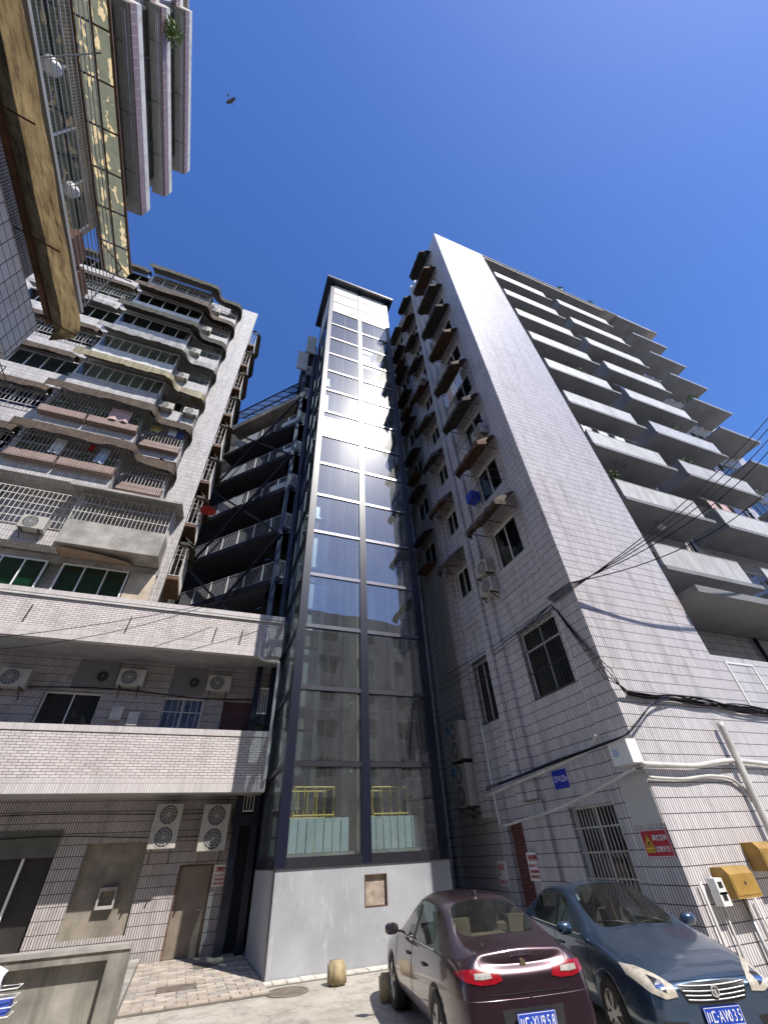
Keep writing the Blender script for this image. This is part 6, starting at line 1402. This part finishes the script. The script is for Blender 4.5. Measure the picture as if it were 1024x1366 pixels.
# ---- maroon saloon, tail toward the yard
Lm = 4.86; hm = R(90-10.5)
bm = place((3.92, 5.85), hm, Lm, False)
Sm = dict(stations=sedan(Lm, 0.855, 1.485, 0.74, 0.97, 1.06, 0), glass=GL_SET, wheels=(1.42, -1.40), w=0.855, rw=0.33, arch=0.375, mirror=(0.66, 0.96, 1.02), shelf=1.02, beltz=0.94, railz=1.34, seat=TAN)
car, k = make_car('dark maroon saloon car parked with its tail lamps and rear plate showing', 'maroon', bm, hm, MAROON, Sm, 5)
back = (1, 0, 0)
for s in (1, -1):
    f = lambda pts: [(s*a, b) for a, b in pts]
    tl = k['patch'](f([(0.33, 0.885), (0.40, 0.912), (0.56, 0.93), (0.71, 0.92), (0.77, 0.90)]), f([(0.30, 0.83), (0.40, 0.808), (0.56, 0.808), (0.71, 0.835), (0.77, 0.87)]), back, 'tail_lamp', LAMP_R, 0.010)
    k['patch'](f([(0.43, 0.885), (0.52, 0.893), (0.62, 0.895)]), f([(0.42, 0.852), (0.52, 0.847), (0.62, 0.853)]), back, 'reversing_lens', LAMP_W, 0.015, tl, 4, 10)
    k['patch'](f([(0.60, 0.43), (0.72, 0.44)]), f([(0.61, 0.37), (0.71, 0.37)]), back, 'reflector', LAMP_R, 0.006, rows=3, cols=5)
    k['line']([(s*0.56, 1.06), (s*0.53, 0.95), (s*0.50, 0.80), (s*0.45, 0.73), (0, 0.725)], back, 'boot_line', GAP, 0.005)
    k['line']([(s*0.78, 0.70), (s*0.5, 0.69), (0, 0.685)], back, 'bumper_crease', MAROON, 0.006, 0.0)
k['patch']([(-0.36, 0.62), (0.36, 0.62)], [(-0.33, 0.42), (0.33, 0.42)], back, 'plate_recess', BLACK, 0.004, rows=4, cols=8)
h_ = k['hit']((-3.2, 0, 0.52), back, 0.0)
pl_ = plate(car, k, h_.x-0.035, 0.455, -1, 'CXU958')
h_ = k['hit']((-3.2, 0, 0.95), back, 0.004)
em = MB().prism([(0, 0.045), (0.030, 0.035), (0.033, 0.0), (0.018, -0.045), (0, -0.07), (-0.018, -0.045), (-0.033, 0.0), (-0.030, 0.035)], lambda a, b: (h_.x+0.01, a, 0.93+b), lambda a, b: (h_.x-0.016, a, 0.93+b)); k['build'](em, 'badge', mat('gold_badge', (0.62, 0.5, 0.28), 0.2, metal=1.0), car)
Wb = Wall((h_.x-0.004, 0), (0, -1), (-1, 0)); ORG[car.name] = Vector((0, 0, 0))
latin(Wb, 'LAGON', -0.13, 1.005, 0.03, 0.006, CHROME, car, 'boot_lettering', 1.7)
fin = MB().prism([(-1.02, 1.42), (-0.86, 1.43), (-0.98, 1.505), (-1.01, 1.51)], lambda a, b: (a, -0.02, b), lambda a, b: (a, 0.02, b)); k['build'](fin, 'roof_aerial', BLACK, car)
k['build'](MB().box(-1.66, -1.56, -0.20, 0.16, 1.021, 1.05), 'shelf_slip', mat('yellow_slip', (0.72, 0.66, 0.25), 0.6), car)
ORG[car.name] = Vector(bm)
# ---- blue saloon, nose toward the yard
Lb = 4.58; hb = R(270-17.0)
bb = place((6.0, 5.28), hb, Lb, True)
Sb = dict(stations=sedan(Lb, 0.875, 1.475, 0.76, 0.98, 1.05, 0), glass=GL_SET, wheels=(1.36, -1.30), w=0.875, rw=0.32, arch=0.365, mirror=(0.66, 0.98, 1.02), shelf=1.0, beltz=0.94, railz=1.33, seat=SEAT)
car2, k = make_car('dusty blue saloon car parked nose outward beside the tiled wall', 'blue', bb, hb, BLUE, Sb, 6)
fr_ = (-1, 0, 0)
for s in (1, -1):
    f = lambda pts: [(s*a, b) for a, b in pts]
    hl = k['patch'](f([(0.46, 0.665), (0.56, 0.735), (0.68, 0.785), (0.79, 0.80)]), f([(0.45, 0.585), (0.60, 0.575), (0.72, 0.62), (0.80, 0.72)]), fr_, 'headlamp', LAMP_H, 0.010)
    k['patch'](f([(0.56, 0.695), (0.66, 0.735)]), f([(0.57, 0.62), (0.66, 0.655)]), fr_, 'headlamp_bowl', CHROME, 0.013, hl, 5, 6)
    k['patch'](f([(0.42, 0.40), (0.70, 0.42)]), f([(0.46, 0.29), (0.70, 0.31)]), fr_, 'fog_lamp_recess', BLACK, 0.005, rows=5, cols=8)
    k['patch'](f([(0.54, 0.385), (0.62, 0.39)]), f([(0.54, 0.315), (0.62, 0.32)]), fr_, 'fog_lamp', LAMP_W, 0.012, rows=4, cols=5)
    k['line']([(s*0.74, 0.80), (s*0.66, 0.70), (s*0.44, 0.69), (0, 0.695)], fr_, 'bonnet_line', GAP, 0.004)
gr = k['patch']([(-0.42, 0.665), (-0.2, 0.678), (0.2, 0.678), (0.42, 0.665)], [(-0.35, 0.535), (-0.18, 0.51), (0.18, 0.51), (0.35, 0.535)], fr_, 'grille', BLACK, 0.006)
for i in range(4):
    z = 0.545+i*0.034; hw = 0.345+i*0.018
    k['line']([(-hw, z+0.012), (-hw*0.5, z), (0, z-0.004), (hw*0.5, z), (hw, z+0.012)], fr_, 'grille_bar', STEEL_G, 0.007, 0.012, gr)
h_ = k['hit']((3.2, 0, 0.60), fr_, 0.012)
bq = k['build'](MB().disc((h_.x, 0, 0.605), (1, 0, 0), 0.034, 0.048, 0.016, 24), 'badge', CHROME, car2)
k['build'](MB().prism([(-0.018, -0.02), (0.018, -0.02), (0.012, 0.012), (0, 0.026), (-0.012, 0.012)], lambda a, b: (h_.x, a, 0.605+b), lambda a, b: (h_.x+0.014, a, 0.605+b)), 'badge_mark', CHROME, bq)
k['patch']([(-0.40, 0.335), (0.40, 0.335)], [(-0.36, 0.25), (0.36, 0.25)], fr_, 'lower_intake', BLACK, 0.004, rows=4, cols=10)
h_ = k['hit']((3.2, 0, 0.42), fr_, 0.0)
plate(car2, k, h_.x+0.02, 0.355, 1, 'CAW035')
ORG[car2.name] = Vector((0, 0, 0))
for y0, y1 in ((0.55, 0.05), (-0.05, -0.55)):
    a = k['hit']((1.04, y0*0.9, 3), (0, 0, -1), 0.012); b = k['hit']((0.90, y1*1.0, 3), (0, 0, -1), 0.014)
    if a and b: k['build'](MB().tube([a, (a+b)/2+Vector((0.0, 0, 0.02)), b], 0.009, 6), 'wiper', BLACK, car2, True)
q = MB(); rows = [[Vector((0.66+0.34*i/6, -0.35+0.55*j/6, 0.93+0.03*math.sin(i*1.7+j*2.1))) for j in range(7)] for i in range(7)]
k['build'](MB().grid(rows), 'dashboard_cloth', mat('pale_blue_cloth', (0.35, 0.45, 0.52), 0.8, var=0.2, scale=6), car2, True)
k['build'](MB().tube([(0.32, 0.0, 1.30), (0.32, 0, 1.27)], 0.06, 14), 'rear_view_mirror', BLACK, car2)
k['build'](MB().tube(sagging((0.34, 0, 1.26), (0.36, 0.01, 1.02), 0.0, 6), 0.012, 6), 'hanging_charm', mat('amber_beads', (0.35, 0.16, 0.04), 0.4), car2)
k['patch']([(-0.60, 1.34), (-0.50, 1.35)], [(-0.62, 1.28), (-0.52, 1.29)], fr_, 'inspection_sticker', mat('pale_cyan_sticker', (0.45, 0.65, 0.65), 0.5), -0.004, rows=2, cols=3)
ORG[car2.name] = Vector(bb)
# ---- white scooter just inside the yard's edge: only its front shows past the frame
sc0 = Vector((onY(2, 1290, 9.35).x-0.12, 9.35, 0)); sroot = thing('scooter', 'white electric scooter with a front basket by the low concrete wall', 'scooter', sc0)
sh = []
for i in range(9):
    t_ = i/8; z = 0.30+0.55*t_; wv = 0.20+0.06*math.sin(math.pi*t_)
    sh.append([sc0+Vector((-0.02+0.16*t_-0.10*(j/6-0.5)**2*4*0.5, (j/6-0.5)*2*wv, z)) for j in range(7)])
MB().grid([[Vector(p) for p in r_] for r_ in sh]).build('leg_shield', PAINT, sroot, True)
nose_ = MB(); nose_.tube([sc0+Vector((0.02, 0, 0.80)), sc0+Vector((0.08, 0, 0.90)), sc0+Vector((0.10, 0, 1.0)), sc0+Vector((0.06, 0, 1.06))], [0.10, 0.13, 0.12, 0.03], 14); nose_.build('front_cowl', PAINT, sroot, True)
MB().disc(sc0+Vector((0.20, 0, 0.95)), (1, 0, 0.1), 0, 0.06, 0.02, 18).build('headlamp', BLACK, sroot)
MB().tube(smooth_path([sc0+Vector((-0.05, -0.34, 1.02)), sc0+Vector((0.0, -0.15, 1.06)), sc0+Vector((0, 0.15, 1.06)), sc0+Vector((-0.05, 0.34, 1.02))], 4), 0.016, 8).build('handlebar', CHROME, sroot)
bk_ = MB()
for i in range(4):
    z = 0.62+i*0.08; bk_.tube([sc0+Vector((0.20, -0.16, z)), sc0+Vector((0.42, -0.14, z)), sc0+Vector((0.42, 0.14, z)), sc0+Vector((0.20, 0.16, z)), sc0+Vector((0.20, -0.16, z))], 0.006, 5)
bk_.build('basket', PAINT, sroot)
MB().box(sc0.x+0.22, sc0.x+0.38, sc0.y-0.11, sc0.y+0.11, 0.63, 0.76).build('blue_bag', mat('blue_bag', (0.04, 0.08, 0.4), 0.6), sroot)
for xw in (0.22, -1.0):
    cw = sc0+Vector((xw, 0, 0.22)); pr = [cw+Vector((0.17*math.cos(a), 0, 0.17*math.sin(a))) for a in [2*math.pi*i/28 for i in range(29)]]
    MB().tube(pr, 0.05, 8, False).build('wheel', TYRE, sroot, True); MB().tube([cw-Vector((0, 0.03, 0)), cw+Vector((0, 0.03, 0))], 0.12, 16).build('hub', ALLOY, sroot)
MB().prism([(-1.2, 0.62), (-0.45, 0.60), (-0.40, 0.72), (-0.75, 0.78), (-1.25, 0.76)], lambda a, b: sc0+Vector((a, -0.13, b)), lambda a, b: sc0+Vector((a, 0.13, b))).build('saddle', BLACK, sroot)
MB().prism([(-1.2, 0.30), (-0.55, 0.28), (-0.1, 0.26), (-0.08, 0.32), (-0.5, 0.36), (-0.5, 0.60), (-1.2, 0.62)], lambda a, b: sc0+Vector((a, -0.12, b)), lambda a, b: sc0+Vector((a, 0.12, b))).build('tail_body', PAINT, sroot)
MB().tube([sc0+Vector((0.22, 0, 0.22)), sc0+Vector((0.06, 0, 0.85))], 0.03, 8).build('fork', STEEL_G, sroot)
# ================================================================== unseen block across the yard, mirrored in the glass, raised to cut sky fill
rearb = thing('unseen_facing_block', 'unseen pale apartment block across the yard, mirrored in the lift glass, raised to cut sky fill', 'building', (4, -16, 0))
RB = Wall((0, -15), (1, 0), (0, 1))
wins = [(-20+4.2*i, -18+4.2*i, 1.2+3.1*j, 2.9+3.1*j) for i in range(13) for j in range(7)]
b_ = MB(); RB.skin(b_, -24, 38, 0, 23, wins, 0.45); b_.build('front_wall', TILE_LEFT, rearb)
MB().box(-24, 38, -26, -15.001, 22.6, 23).build('roof', CONC, rearb)
for (a, b, c, d) in wins: window(RB, rearb, a, b, c, d, n=-0.12, panes=2)
